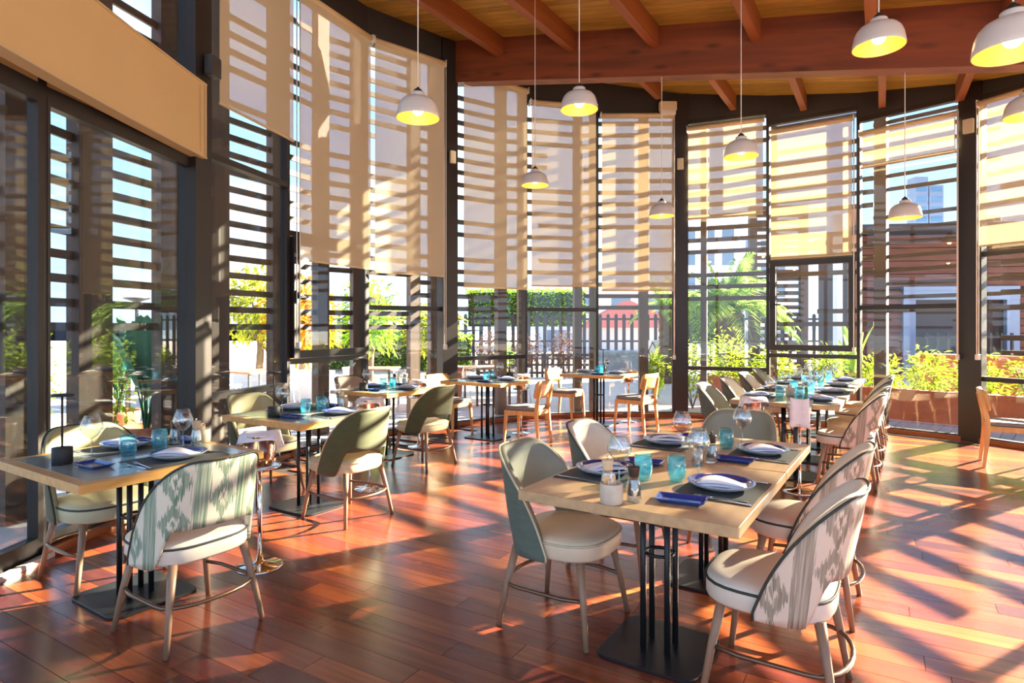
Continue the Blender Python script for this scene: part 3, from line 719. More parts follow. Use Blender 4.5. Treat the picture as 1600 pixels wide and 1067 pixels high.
def knife():
    t = thing('knife', '', 'cutlery')
    MB().rings([[(x-w_, y, .001), (x+w_, y, .001), (x+w_, y, .004), (x-w_, y, .004)] for x, y, w_ in ((0, -.11, .006), (0, -.02, .0045), (0, .0, .005))], 0, False).build('handle', mt_steel, t)
    MB().rings([[(-.004, y, .001), (w_, y, .001), (w_, y, .0025), (-.004, y, .0025)] for y, w_ in ((0, .006), (.05, .012), (.10, .008), (.112, -.002))], 0, False).build('blade', mt_steel, t); return t
def mill(light):
    t = thing('salt_mill' if light else 'pepper_mill', '', 'mill')
    out = [(.030, 0), (.0305, .01), (.030, .05), (.024, .085), (.0195, .10)]
    MB().lathe(out+[(r-.002, z) for r, z in reversed(out[1:])]+[(.01, .012)], 18).build('glass_jar', mt_clear, t)
    MB().lathe([(.024, .026), (.026, .03), (.0255, .055), (.021, .082), (.017, .09)], 14).build('filling', mt_salt if light else mt_pepper, t)
    cp = MB().lathe([(.0195, .099), (.0205, .103), (.022, .118), (.025, .134), (.0245, .140), (.01, .142)], 18).build('mill_head', mt_wlight if light else mt_wdark, t)
    MB().lathe([(.003, .141), (.0045, .148), (.006, .154), (.002, .157)], 10).build('knob', mt_steel if light else mt_wdark, cp); return t
def pot():
    t = thing('sugar_pot', '', 'pot')
    MB().lathe([(.040, 0), (.044, .004), (.046, .045), (.045, .078), (.043, .080), (.040, .078), (.040, .03), (.01, .028)], 22).build('pot_body', mt_pot, t)
    r = random.Random(9)
    for k in range(7):
        a = r.uniform(0, 6.28); d = r.uniform(0, .022); p = (d*cos(a), d*sin(a)); 
        mtx = Matrix.Translation((p[0], p[1], .03)) @ Matrix.Rotation(r.uniform(0, 3.1), 4, 'Z') @ Matrix.Rotation(r.uniform(-.25, .25), 4, 'X')
        MB().box(-.011, .011, -.003, .003, 0, r.uniform(.062, .085), 0, mtx).build('packet', mt_packet if k % 3 else mt_nap, t)
    return t
def lamp():
    t = thing('table_lamp', '', 'lamp')
    MB().lathe([(.044, 0), (.046, .002), (.046, .082), (.044, .084), (.006, .085)], 26).build('base', mt_blackm, t)
    MB().tube([(0,0,.08), (0,0,.345)], .0055, 8).build('pole', mt_blackm, t)
    MB().lathe([(.006, .338), (.05, .342), (.052, .346), (.05, .352), (.008, .354)], 24).build('lamp_head', mt_blackm, t); return t
P = dict(wine=wine(), tum=tumbler(), plate=plate(), nap=napkin(), mat=placemat(), tray=tray(), fork=fork(), knife=knife(), salt=mill(1), pep=mill(0), pot=pot(), lamp=lamp())
G = dict(wine='wine glasses', tum='turquoise tumblers', plate='navy glazed plates', nap='folded white napkins', mat='charcoal placemats', tray='small navy dishes', fork='forks', knife='knives', salt='salt mills', pep='pepper mills', pot='sugar pots', lamp='black table lamps')
NM = dict(wine='clear wine glass', tum='turquoise tumbler', plate='grey plate with navy glaze', nap='folded white napkin on the plate', mat='charcoal placemat', tray='small navy rectangular dish', salt='salt mill with pale head', pep='pepper mill with dark head', pot='pale stone pot of sugar packets', lamp='slim black cordless lamp')
def item(k, s, t, z, rz, lab): return put(P[k], L(s, t, z), rz, lab, G[k])
def setting(s, t, side, where, z=.7515, full=True, rs=random.Random(2)):
    """side=+1: diner on the room side looking towards the windows; -1: opposite"""
    sg = 1 if side > 0 else -1; f = TH if sg > 0 else TH+pi
    def at(k, x, y, zz, rz, lab): item(k, s+sg*x, t+sg*y, z+zz, f+rz, lab)
    j = lambda a: rs.uniform(-a, a)
    at('mat', 0, .175, 0, 0, 'charcoal placemat '+where)
    at('plate', j(.01), .185, .0022, j(1), 'grey plate with navy glaze '+where)
    at('nap', j(.012), .18, .0165+.0042, -1.0+j(.3), 'white napkin on the plate '+where)
    at('tum', .03, .385, 0, 0, 'turquoise tumbler '+where)
    at('wine', .175, .33, 0, j(1), 'clear wine glass '+where)
    if full:
        at('tray', -.285, .265, 0, pi/2+.1+j(.08), 'small navy dish '+where)
        at('fork', -.165, .14, .0024, .06, 'outer fork '+where); at('fork', -.19, .12, .0024, -.10, 'inner fork '+where)
        at('knife', .185, .14, .0024, 0, 'table knife '+where)
for s0, t0, nm_, k0 in ((1.216, 3.045, 'of the slate table by the door', 0), (2.82, 3.62, 'of the middle slate table', 1), (4.62, 4.55, 'of the farthest slate table', 2), (6.17, 4.22, 'of the oak table under the beam', 3), (8.05, 3.50, 'of the oak table at the far window', 4)):
    ln = .94 if k0 < 2 else .88 if k0 == 2 else .93
    zz = .7515
    def one(k, ds, dt, rz, lab, z=zz): item(k, s0+ds, t0+dt, z, TH+rz, lab+' '+nm_)
    one('mat', .53, .20, 0, 'charcoal placemat on the room side'); one('mat', .53, ln-.20, 0, 'charcoal placemat on the window side')
    one('plate', .55, .21, 0, 'plate on the room side', zz+.0022); one('plate', .55, ln-.19, 0, 'plate on the window side', zz+.0022)
    one('nap', .54, .20, -.9, 'folded napkin on the room side', zz+.021); one('nap', .54, ln-.19, -1.2, 'folded napkin on the window side', zz+.021)
    one('tum', .42, .47, 0, 'left-leaning turquoise tumbler'.replace('left-leaning', 'lamp-side')); one('tum', .60, .50, 0, 'mill-side turquoise tumbler')
    one('wine', .30, .60, 0, 'wine glass beside the lamp'); one('wine', .70, .44, 0, 'wine glass beside the mills')
    one('tray', .21, .36, pi/2+.05, 'navy dish near the lamp'); one('tray', .84, .66, pi/2+.1, 'navy dish near the sugar pot')
    one('fork', .31, .17, .05, 'outer fork on the room side', zz+.0024); one('fork', .34, .16, -.08, 'inner fork on the room side', zz+.0024); one('knife', .75, .16, -.05, 'knife on the room side', zz+.0024)
    one('knife', .30, ln-.16, .2, 'knife on the window side', zz+.0024)
    if k0 < 3:
        one('lamp', .15, .50 if k0 else .56, 0, 'slim black cordless lamp'); one('pep', .74, .60, 0, 'pepper mill'); one('salt', .80, .48, 0, 'salt mill'); one('pot', .87, .54, 0, 'sugar pot')
    else: one('lamp', .80, .35 if k0 == 3 else .55, 0, 'slim black cordless lamp')
z6 = .7505
setting(2.69, .50, 1, 'on the right of the front oak table', z6); setting(3.57, .50, 1, 'on the right of the oak table behind the front one', z6)
setting(2.69, 1.405, -1, 'on the left of the front oak table', z6); setting(3.57, 1.405, -1, 'on the left of the oak table behind the front one', z6)
item('pot', 2.24, .99, z6, 0, 'pale stone pot of sugar packets at the near end of the front oak table')
item('pep', 2.31, .925, z6, 0, 'pepper mill with dark head at the near end of the front oak table')
item('salt', 2.36, 1.06, z6, 0, 'salt mill with pale head behind the stone pot on the front oak table')
item('salt', 3.09, .90, z6, 0, 'salt mill with pale head at the joint of the two oak tables')
item('pep', 3.20, .86, z6, 0, 'pepper mill with dark head at the joint of the two oak tables')
for k, o_ in enumerate(('nearest', 'second', 'third', 'farthest')):
    s = 6.50+.85*k
    setting(s, .533, 1, f'at the {o_} place on the right of the long table', .7515, False); setting(s, 1.467, -1, f'at the {o_} place on the left of the long table', .7515, False)
item('pot', 6.75, 1.03, .7515, 0, 'stone pot on the near part of the long table'); item('pep', 8.35, 1.0, .7515, 0, 'pepper mill on the long table'); item('salt', 8.45, 1.02, .7515, 0, 'salt mill on the long table')
# ------------------------------------------------------------------ ice bucket stands
def stand(lab, s, t, bucket=True):
    o = thing('bucket_stand', lab, 'stand', L(s, t), 0, 'chrome ice bucket stands')
    MB().lathe([(.135, 0), (.137, .004), (.125, .012), (.05, .022), (.022, .04), (.016, .07)], 30).build('foot', mt_chrome, o)
    MB().tube([(0,0,.05), (0,0,.60)], .0135, 12).build('pole', mt_chrome, o)
    MB().lathe([(.016, .585), (.06, .592), (.115, .598), (.125, .606), (.122, .61), (.108, .604), (.02, .602)], 30).build('tray', mt_chrome, o)
    return o
def bucket(lab, s, t, nap_lab, rot=0):
    b = thing('ice_bucket', lab, 'bucket', L(s, t, .6085), 0, 'steel ice buckets')
    MB().lathe([(.072, 0), (.078, .004), (.090, .10), (.097, .185), (.101, .19), (.097, .192), (.092, .185), (.086, .10), (.074, .012), (.01, .011)], 32).build('bucket_body', mt_copper, b)
    for a in (0, pi):
        MB().tube([(.095*cos(a), -.025, .15), (.118*cos(a), -.02, .15), (.118*cos(a), .02, .15), (.095*cos(a), .025, .15)], .004, 6).build('handle', mt_chrome, b)
    n = thing('draped_napkin', nap_lab, 'napkin', L(s, t, .6085+.194), rot, 'napkins over the ice buckets')
    m = MB(); nx, ny = 18, 12; g = []
    for lay in (0, .003):
        for i in range(nx+1):
            for j in range(ny+1):
                x = -.20+.40*i/nx; y = -.105+.19*j/ny; r = abs(x); over = max(0, r-.104)
                z = .004-over*.92+.006*sin(y*60+x*20)+lay; xx = x if r < .104 else math.copysign(.104+over*.22+.01*sin(y*45)*(over/.1), x)
                if j < 3: z -= (3-j)*.012
                g.append((xx, y*(1+over*.6), z))
    k = (nx+1)*(ny+1); fs = []
    for i in range(nx):
        for j in range(ny): a = i*(ny+1)+j; q = (a, a+ny+1, a+ny+2, a+1); fs.append(tuple(x+k for x in q)); fs.append(q[::-1])
    bd = [i*(ny+1) for i in range(nx+1)]+[nx*(ny+1)+j for j in range(1, ny+1)]+[i*(ny+1)+ny for i in range(nx-1, -1, -1)]+[j for j in range(ny-1, 0, -1)]
    for i in range(len(bd)): a, b2 = bd[i], bd[(i+1) % len(bd)]; fs.append((a, b2, b2+k, a+k))
    m.add(g, fs, 0, True); m.build('cloth', mt_nap, n)
for s, t, w_, r_ in ((2.28, 3.30, 'beside the slate table by the glass door', .2), (3.92, 4.07, 'between the middle and farthest slate tables', 0), (5.62, 5.0, 'beyond the farthest slate table', 0), (7.1, 4.47, 'right of the oak table under the beam', .1), (8.9, 3.65, 'behind the oak table at the far window', .2), (5.88, 1.20, 'at the near left corner of the long table', -.2)):
    stand('chrome pedestal stand '+w_, s, t); bucket('steel ice bucket '+w_, s, t, 'white napkin over the ice bucket '+w_, r_)
stand('chrome pedestal stand with a clear bucket at the near end of the long table', 5.905, .826)
b = thing('clear_bucket', 'clear plastic ice bucket hung with a white napkin at the long table', 'bucket', L(5.905, .826, .6085))
MB().lathe([(.075, 0), (.085, .004), (.10, .11), (.108, .20), (.105, .20), (.097, .11), (.08, .012), (.01, .01)], 28).build('bucket_body', mt_clear, b)
n = thing('hanging_napkin', 'white napkin hanging down the front of the clear bucket', 'napkin', L(5.905, .826, .6085), -.42)
m = MB(); g = []
for i in range(9):
    for j in range(9):
        x = -.075+.15*i/8; v_ = j/8; g.append((x*(1+.1*v_), -.112-.006*sin(i*1.3)-.012*v_+.0, .215-.235*v_+.010*(abs(i-4)/4)**2*(1 if v_ < .5 else -2.0*(v_-.5)*2)))
m.add(g, [(i*9+j, i*9+j+1, (i+1)*9+j+1, (i+1)*9+j) for i in range(8) for j in range(8)], 0, True)
o = m.build('cloth', mt_nap, n); md = o.modifiers.new('thick', 'SOLIDIFY'); md.thickness = .004
bt = thing('wine_bottle', 'green bottle with an orange label standing in the clear bucket', 'bottle', L(5.93, .775, .619), 0)
MB().lathe([(.032, 0), (.0365, .004), (.0365, .16), (.030, .19), (.015, .225), (.0135, .29), (.015, .292), (.014, .30), (.004, .30)], 18).build('glass_body', M('bottle_green', (20, 110, 60), .12, coat=.6), bt)
MB().lathe([(.0368, .05), (.0369, .052), (.0369, .12), (.0368, .122)], 18).build('paper_label', M('orange_label', (224, 130, 60), .7), bt)
# ------------------------------------------------------------------ pendant lamps
def pendant():
    t = thing('pendant_lamp', '', 'lamp')
    so = [(.150, 0), (.152, .003), (.149, .03), (.140, .075), (.128, .105), (.108, .128), (.080, .143), (.048, .150), (.030, .152)]
    si = [(r-.004, z-.002) for r, z in reversed(so[2:])]+[(.148, .001)]
    sh = MB().lathe(so, 36, caps=False).build('lamp_shade', mt_shade, t)
    MB().lathe(si, 36, caps=False).build('shade_lining', mt_shin, sh)
    MB().lathe([(.048, .149), (.050, .152), (.050, .176), (.046, .180), (.030, .181)], 24).build('collar', mt_shade, t)
    MB().lathe([(.030, .180), (.031, .183), (.028, .20), (.012, .212), (.006, .22)], 18).build('socket_cap', mt_blackm, t)
    MB().ball((0,0,.062), .040, n=16, k=10).build('bulb', mt_bulb, t)
    return t
pd = pendant()
PEND = [((653, 155), 4.32, 'pendant lamp hanging before the second left blind, left of the timber beam', 185), ((905, 150), 5.0, 'pendant lamp crossing the timber beam at its middle left', 172), ((836, 275), 6.9, 'small pendant lamp low before the far blinds, left one', 290), ((1034, 325), 7.4, 'lowest small pendant lamp beside the brown far column', 338),
        ((1158, 225), 5.6, 'pendant lamp before the short blind over the palm', 245), ((1373, 42), 3.9, 'large pendant lamp against the timber beam at upper right', 74), ((1414, 322), 6.2, 'pendant lamp before the view of the dark pavilion', 341), ((1583, 45), 2.7, 'largest pendant lamp cut off by the upper right corner', 82), ((1606, 165), 4.6, 'pendant lamp half out of the picture by the yellow blind', 182)]
hung = []
for (px, py), Y, lab, yb in PEND:
    x = (px-800)/960*Y; z = 1.44+(512-yb)/960*Y
    hung.append(put(pd, (x, Y, z), 0, 'white enamel '+lab, 'white enamel pendant lamps'))
for o in hung:
    x, y, z = o.location
    MB().tube([(0,0,.215), (0,0,ceil_z(x, y)-z)], .0042, 6).build('cord', mt_cord, o)
    li = bpy.data.lights.new('bulb_light', 'POINT'); li.energy = 1.4; li.color = (1, .78, .40); li.shadow_soft_size = .035
    lo = bpy.data.objects.new('bulb_light', li); COL.objects.link(lo); lo.parent = o; lo.location = (0,0,.012)
# ------------------------------------------------------------------ outside
GZ = -.06
mt_pave = M('pale_terrace_paving', (200, 184, 172), .8, noise=(1.5, .08, (1, 1, 1)))
mt_sea = M('pale_sea', (176, 200, 216), .3)
mt_deck = M('grey_deck_board', (128, 122, 126), .7, noise=(2, .2, (1, 9, 9)))
mt_stone = M('blue_grey_stone', (128, 140, 150), .85, noise=(4, .25, (1, 1, 1)))
mt_pwhite = M('white_wall', (222, 226, 228), .8)
mt_terra = M('terracotta', (196, 112, 76), .8, noise=(5, .12, (1, 1, 1)))
mt_fence = M('dark_fence', (60, 54, 58), .7)
mt_bark = M('bark', (104, 86, 74), .9, noise=(10, .3, (1, 1, 1)))
mt_ltree = leafmat('yellow_green_leaves', (170, 178, 62)); mt_lhedge = leafmat('hedge_leaves', (150, 188, 62), .45); mt_lshrub = leafmat('shrub_leaves', (168, 190, 58), .4)
mt_lpalm = leafmat('palm_leaves', (160, 186, 92), .5); mt_lban = leafmat('banana_leaves', (70, 112, 84), .25); mt_lgold = leafmat('golden_leaves', (206, 160, 50), .4)
mt_wire = M('white_wicker', (226, 222, 214), .6); mt_wood_o = M('outdoor_wood', (176, 128, 92), .6, noise=(3, .15, (1, 8, 8)))
mt_build = M('timber_cladding', (96, 62, 54), .8, noise=(2, .2, (1, 1, 6))); mt_blue = M('blue_door_frame', (118, 140, 172), .5)
mt_pale = M('pale_render', (206, 208, 214), .8); mt_win = M('dark_window', (96, 120, 146), .15); mt_tower = M('tower_concrete', (126, 128, 146), .8); mt_red = M('red_roof_tile', (190, 92, 80), .8); mt_iron = M('grey_iron', (70, 72, 78), .5)
ground = struct(MB().box(-60, 60, -8, 70, GZ-.3, GZ).build('ground', mt_pave))
struct(MB().box(-900, 900, 70, 1500, GZ-4.3, GZ-4).build('sea', mt_sea)); struct(MB().box(-900, -60, -200, 1500, GZ-4.3, GZ-4).build('sea', mt_sea))
# deck along the right facade
dk = thing('deck', 'grey timber deck outside the right window panels', 'deck', (0,0,0))
a = Vector((3.6, 10.0)); b = Vector((7.3, 6.6)); d = (b-a).normalized(); n2 = Vector((-d.y, d.x)); k = 0
dm = MB().box(.003, .137, 0.06, 1.5, GZ, GZ+.03).mesh('deck_board', mt_deck)
ang = atan2(d.y, d.x)
while k*.14 < (b-a).length:
    p = a+d*k*.14; o = bpy.data.objects.new('deck_board', dm); COL.objects.link(o); o.parent = dk; o.location = (p.x, p.y, 0); o.rotation_euler = (0,0,ang); k += 1
def leaf(m, p, dirv, l, w_, r, droop=.25):
    d = Vector(dirv).normalized(); x = d.cross(Vector((0,0,1)))
    if x.length < .1: x = Vector((1,0,0))
    x.normalize(); x = (x+Vector((0,0,r.uniform(-.5, .5)))).normalized(); p = Vector(p)
    mid = p+d*l*.5; tip = p+d*l-Vector((0,0,l*droop))
    m.add([p, mid+x*w_/2, tip, mid-x*w_/2], [(0,1,2,3)], 0)
def cloud(nm, mat, c, rad, n, ls, parent, seed, shell=.55):
    r = random.Random(seed); m = MB(); c = Vector(c)
    for _ in range(n):
        v = Vector((r.gauss(0,1), r.gauss(0,1), r.gauss(0,1))).normalized(); q = shell+(1-shell)*r.random()
        q *= .82+.22*sin(v.x*5+seed)*cos(v.z*4+v.y*5)
        p = c+Vector((v.x*rad[0], v.y*rad[1], v.z*rad[2]))*q
        leaf(m, p, (v+Vector((r.uniform(-1,1), r.uniform(-1,1), r.uniform(-.6,.8)))), ls*r.uniform(.6,1.4), ls*.5, r)
    return m.build(nm, mat, parent, kind='stuff')
def shrub(lab, x, y, h, w_, mat, seed, n=420, ls=.10, grp='shrubs along the terrace planter'):
    t = thing('leafy_shrub', lab, 'shrub', (x, y, GZ), 0, grp); r = random.Random(seed)
    cloud('foliage', mat, (0,0,h*.55), (w_/2, w_/2, h*.48), n, ls, t, seed, .35)
    m = MB()
    for k in range(5):
        a = r.uniform(0, 6.28); m.tube([(0,0,0), (.12*w_*cos(a), .12*w_*sin(a), h*.3), (.32*w_*cos(a), .32*w_*sin(a), h*.75)], [.014, .01, .005], 5)
    m.build('stems', mt_bark, t, kind='stuff'); return t
def tree(lab, x, y, h, rad, mat, seed, n=1500, ls=.2):
    t = thing('leafy_tree', lab, 'tree', (x, y, GZ), 0, 'trees beyond the terrace'); r = random.Random(seed)
    cloud('foliage', mat, (0,0,h-rad[2]), rad, n, ls, t, seed, .25)
    m = MB(); m.tube([(0,0,0), (.05,.02,h*.3), (-.03,.05,h*.6)], [.11, .09, .05], 8)
    m.build('trunk', mt_bark, t)
    for k in range(4):
        a = k*1.6+r.random(); MB().tube([(0,.03,h*.35), (rad[0]*.3*cos(a), rad[1]*.3*sin(a), h*.6), (rad[0]*.6*cos(a), rad[1]*.6*sin(a), h*.8)], [.05, .035, .015], 6).build('branch', mt_bark, t)
    return t
tree('yellow-green tree seen through the left glass panel', -6.4, 15.5, 3.3, (1.5, 1.3, 1.25), mt_ltree, 3)
tree('golden-green tree seen through the left tilting window', -4.6, 13.4, 2.8, (1.0, 1.1, 1.1), mt_lgold, 5)
tree('bright green tree right of the golden one', -4.0, 17.2, 3.0, (1.0, 1.0, 1.25), mt_lhedge, 8)
tree('loose green tree behind the glass left of the column under the beam', -2.6, 19.3, 2.5, (1.2, 1.0, 1.0), mt_ltree, 9)
def palm(lab, x, y, th, tr, fl, n, seed, mat):
    t = thing('palm_tree', lab, 'palm', (x, y, GZ), 0, 'palms beyond the glass'); r = random.Random(seed)
    prof = []
    for k in range(19): z = th*k/18; prof.append((tr*(1.12 if k % 2 else .94), z))
    MB().lathe(prof, 14, smooth=False).build('trunk', mt_bark, t)
    for k in range(n):
        a = k*2.4+r.uniform(-.2,.2); el = radians(r.uniform(8, 72)); m = MB(); pts = []
        for i in range(9):
            q = i/8; hz = fl*q*cos(el)*(1-.1*q); z = th+fl*q*sin(el)-fl*.75*q*q*cos(el)*.8; pts.append(Vector((hz*cos(a), hz*sin(a), z)))
        m.tube(pts, [.02-.017*i/8 for i in range(9)], 4)
        for i in range(1, 9):
            for sb in range(4):
                q = pts[i-1].lerp(pts[i], sb/4); d = (pts[i]-pts[i-1]).normalized(); x_ = d.cross(Vector((0,0,1))).normalized()
                l = fl*.32*(1-abs((i+sb/4)/9-.45)*.9)
                for s_ in (-1, 1): leaf(m, q, d*.7+x_*s_+Vector((0,0,.15)), l, .035, r, .35)
        m.build('frond', mat, t)
    return t
palm('stout palm with shaggy trunk outside the right of the brown column', 5.0, 14.2, 1.9, .28, 1.7, 40, 4, mt_lpalm)
palm('slim palm with ringed trunk left of the brown column', 4.15, 16.6, 2.0, .18, 1.1, 20, 6, mt_lpalm)
# bird of paradise leaves by the door
def bigleaf(lab, x, y, n, h, seed, mat, w_=.30):
    t = thing('broad_leaf_plant', lab, 'plant', (x, y, GZ), 0, 'broad-leaved plants'); r = random.Random(seed)
    for k in range(n):
        a = k*2.4+r.uniform(-.3,.3); lean = r.uniform(.1, .45)*h*.6; hh = h*r.uniform(.65, 1); m = MB()
        base = [Vector((lean*q*q*cos(a), lean*q*q*sin(a), hh*q*(1-.08*q))) for q in (0,.2,.4,.55)]
        m.tube(base, [.018, .014, .011, .008], 5); g = []; side = Vector((-sin(a), cos(a), 0))
        for i in range(9):
            q = .5+.5*i/8; c = Vector((lean*q*q*1.1*cos(a), lean*q*q*1.1*sin(a), hh*q*(1-.1*q*q))); ww = w_*sin(pi*min(1, (i+.3)/8.6))**.7/2
            g += [c-side*ww+Vector((0,0,.03)), c, c+side*ww+Vector((0,0,.03))]
        m.add(g, [(i*3+j, i*3+j+1, i*3+j+4, i*3+j+3) for i in range(8) for j in range(2)], 0, True)
        m.build('leaf', mat, t)
    MB().lathe([(.22, 0), (.27, .30), (.28, .34), (.25, .34), (.23, .28), (.02, .27)], 20).build('plant_pot', mt_terra, t)
    return t
bigleaf('tall bird of paradise plant outside the glass door', -4.35, 7.3, 9, 2.0, 2, mt_lban, .36)
bigleaf('second broad-leaf plant farther outside the glass door', -5.5, 8.6, 8, 1.7, 4, mt_lban, .3)
bigleaf('grey-green broad-leaf plant seen through the right tilting window', 6.9, 12.4, 10, 1.75, 7, mt_lpalm, .2)
shrub('round bright shrub by the outdoor tables left', -5.0, 7.6, 1.5, .8, mt_lshrub, 31, 320, .09, 'shrubs by the outdoor tables')
shrub('low bright shrub by the far left of the door', -6.8, 8.6, 1.35, 1.0, mt_lshrub, 33, 360, .09, 'shrubs by the outdoor tables')
# street lamp on the promenade
t = thing('street_lamp', 'dark street lamp on the promenade beyond the glass door', 'lamp', (-8.55, 14, GZ))
MB().tube([(0,0,0), (0,0,2.05)], [.045, .035], 8).build('pole', mt_iron, t); MB().lathe([(.03, 2.04), (.10, 2.10), (.27, 2.16), (.28, 2.18), (.05, 2.19)], 18).build('lamp_head', mt_iron, t)
# low white wall and stone seat
def wall(nm, lab, x0, y0, x1, y1, z0, z1, th, mat, cat, grp=None):
    t = thing(nm, lab, cat, (x0, y0, GZ), atan2(y1-y0, x1-x0), grp); l = sqrt((x1-x0)**2+(y1-y0)**2)
    MB().box(0, l, -th/2, th/2, z0, z1-.06).build('wall_body', mat, t); MB().box(-.02, l+.02, -th/2-.02, th/2+.02, z1-.06, z1).build('coping', mat, t); return t
wall('low_wall', 'low white wall behind the outdoor tables at left', -7.6, 13.2, -3.7, 12.6, 0, .62, .2, mt_pwhite, 'wall')
wall('low_wall', 'terracotta parapet outside the right window panels', 8.2, 12.4, 11.4, 9.6, 0, .98, .35, mt_terra, 'wall')
wall('low_wall', 'grey-blue stone bench wall below the picket fence', 2.7, 19.5, 5.2, 19.3, 0, .78, .6, mt_stone, 'wall')
wall('planter_wall', 'orange planter wall behind the leafy shrubs at right', 5.88, 10.62, 8.1, 8.2, 0, .5, .16, mt_terra, 'wall')
# picket fence
def fence(lab, x0, y0, x1, y1, h, sp, w_, mat):
    t = thing('picket_fence', lab, 'fence', (x0, y0, GZ), atan2(y1-y0, x1-x0), 'picket fences'); l = sqrt((x1-x0)**2+(y1-y0)**2)
    me = MB().add([(-w_/2,-.015,0),(w_/2,-.015,0),(w_/2,.015,0),(-w_/2,.015,0),(-w_/2,-.015,h-.06),(w_/2,-.015,h-.06),(w_/2,.015,h-.06),(-w_/2,.015,h-.06),(0,-.015,h),(0,.015,h)],
        [(3,2,1,0),(0,1,5,8,4),(2,3,7,9,6),(1,2,6,5),(3,0,4,7),(5,6,9,8),(7,4,8,9)])
    m = MB(); m.add([(-w_/2,-.015,0),(w_/2,-.015,0),(w_/2,.015,0),(-w_/2,.015,0),(-w_/2,-.015,h-.06),(w_/2,-.015,h-.06),(w_/2,.015,h-.06),(-w_/2,.015,h-.06),(0,-.015,h),(0,.015,h)],
        [(3,2,1,0),(0,1,5,8,4),(2,3,7,9,6),(1,2,6,5),(3,0,4,7),(5,6,9,8),(7,4,8,9)]); me = m.mesh('picket', mat)
    k = 0
    while k*sp < l: o = bpy.data.objects.new('picket', me); COL.objects.link(o); o.parent = t; o.location = (k*sp, 0, 0); k += 1
    for z in (h*.18, h*.5, h*.9): MB().box(-.05, l, .015, .055, z-.035, z+.035).build('rail', mat, t)
fence('tall dark picket fence beyond the far windows', -7.5, 22.5, 11.5, 22.5, 2.02, .29, .12, mt_fence)
fence('low dark picket fence in front of the hedge', -1.0, 18.6, 2.5, 18.6, .75, .16, .07, mt_fence)
def hedge(lab, x0, x1, y, z0, z1, dep, seed):
    t = thing('clipped_hedge', lab, 'hedge', ((x0+x1)/2, y, GZ), 0, 'clipped hedges'); r = random.Random(seed); m = MB(); w_ = x1-x0
    for _ in range(int(w_*420)):
        f = r.random(); p = Vector((r.uniform(-w_/2, w_/2), -dep/2+r.uniform(-.05,.08), r.uniform(z0, z1))) if f < .6 else Vector((r.uniform(-w_/2, w_/2), r.uniform(-dep/2, dep/2), z1+r.uniform(-.08,.05)))
        leaf(m, p, (r.uniform(-1,1), -1+r.random(), r.uniform(-.4,1)), r.uniform(.10,.2), .09, r)
    m.build('foliage', mt_lhedge, t, kind='stuff')
    for q in (-.4, 0, .4): MB().tube([(w_*q, 0, 0), (w_*q+.04, 0, z0+.1)], [.06, .045], 7).build('trunk', mt_bark, t)
    MB().box(-w_/2+.05, w_/2-.05, -dep/2+.05, dep/2-.05, z0-.05, z1-.08).build('woody_core', M('hedge_core', (52, 66, 34), .9), t)
hedge('clipped hedge beyond the fence, right of the column under the beam', -1.75, 2.9, 24.3, 1.6, 2.95, 1.0, 2)
hedge('short clipped hedge between the palm and the brown column', 6.2, 7.4, 21.5, 1.0, 2.65, .8, 4)
hedge('low dark hedge planted along the fence foot', -6.4, -1.4, 21.7, .1, 1.2, .8, 6)
# shrubs outside the right windows
sh = random.Random(8)
for k, (x, y, h, w_, lab) in enumerate([(3.35, 11.4, 1.35, 1.0, 'bright yellow-green shrub right beside the brown column'), (4.1, 11.6, 1.55, 1.0, 'tallest sprouting shrub over the terracotta pot'), (4.9, 11.5, 1.30, 1.0, 'bushy yellow shrub left of the right tilting window'), (5.95, 11.6, 1.2, .95, 'green shrub below the right tilting window, left part'), (6.55, 10.95, 1.15, .9, 'green shrub below the right tilting window, right part'),
    (7.0, 10.35, 1.2, .85, 'leafy shrub before the orange planter wall, left part'), (7.45, 9.8, 1.15, .85, 'leafy shrub before the orange planter wall, middle'), (7.9, 9.25, 1.2, .85, 'leafy shrub before the orange planter wall, right part'), (8.4, 8.7, 1.1, .8, 'leafy shrub behind the right dark column'), (2.85, 12.2, 1.15, .35, 'slim yellow plant just left of the brown column')]):
    shrub(lab, x, y, h, w_, mt_lshrub, 40+k, 620, .105)
mt_ldark = leafmat('burgundy_leaves', (110, 84, 74), .3)
for k, (x, y, h, w_, lab) in enumerate([(-.7, 19.8, 1.5, 1.3, 'dark reddish shrub behind the low fence, left one'), (.5, 19.7, 1.35, 1.3, 'dark reddish shrub behind the low fence, middle one'), (1.7, 19.9, 1.45, 1.2, 'dark reddish shrub behind the low fence, right one')]): shrub(lab, x, y, h, w_, mt_ldark, 70+k, 500, .12, 'dark shrubs behind the low fence')
for k, (x, y, h, w_, lab) in enumerate([(-1.6, 13.6, 1.2, .6, 'thin bright shrub outside, right beside the beam column'), (-.2, 14.6, 1.5, .5, 'tall thin shrub outside the panel right of the beam column')]): shrub(lab, x, y, h, w_, mt_lhedge, 80+k, 320, .1, 'thin shrubs outside the beam column')
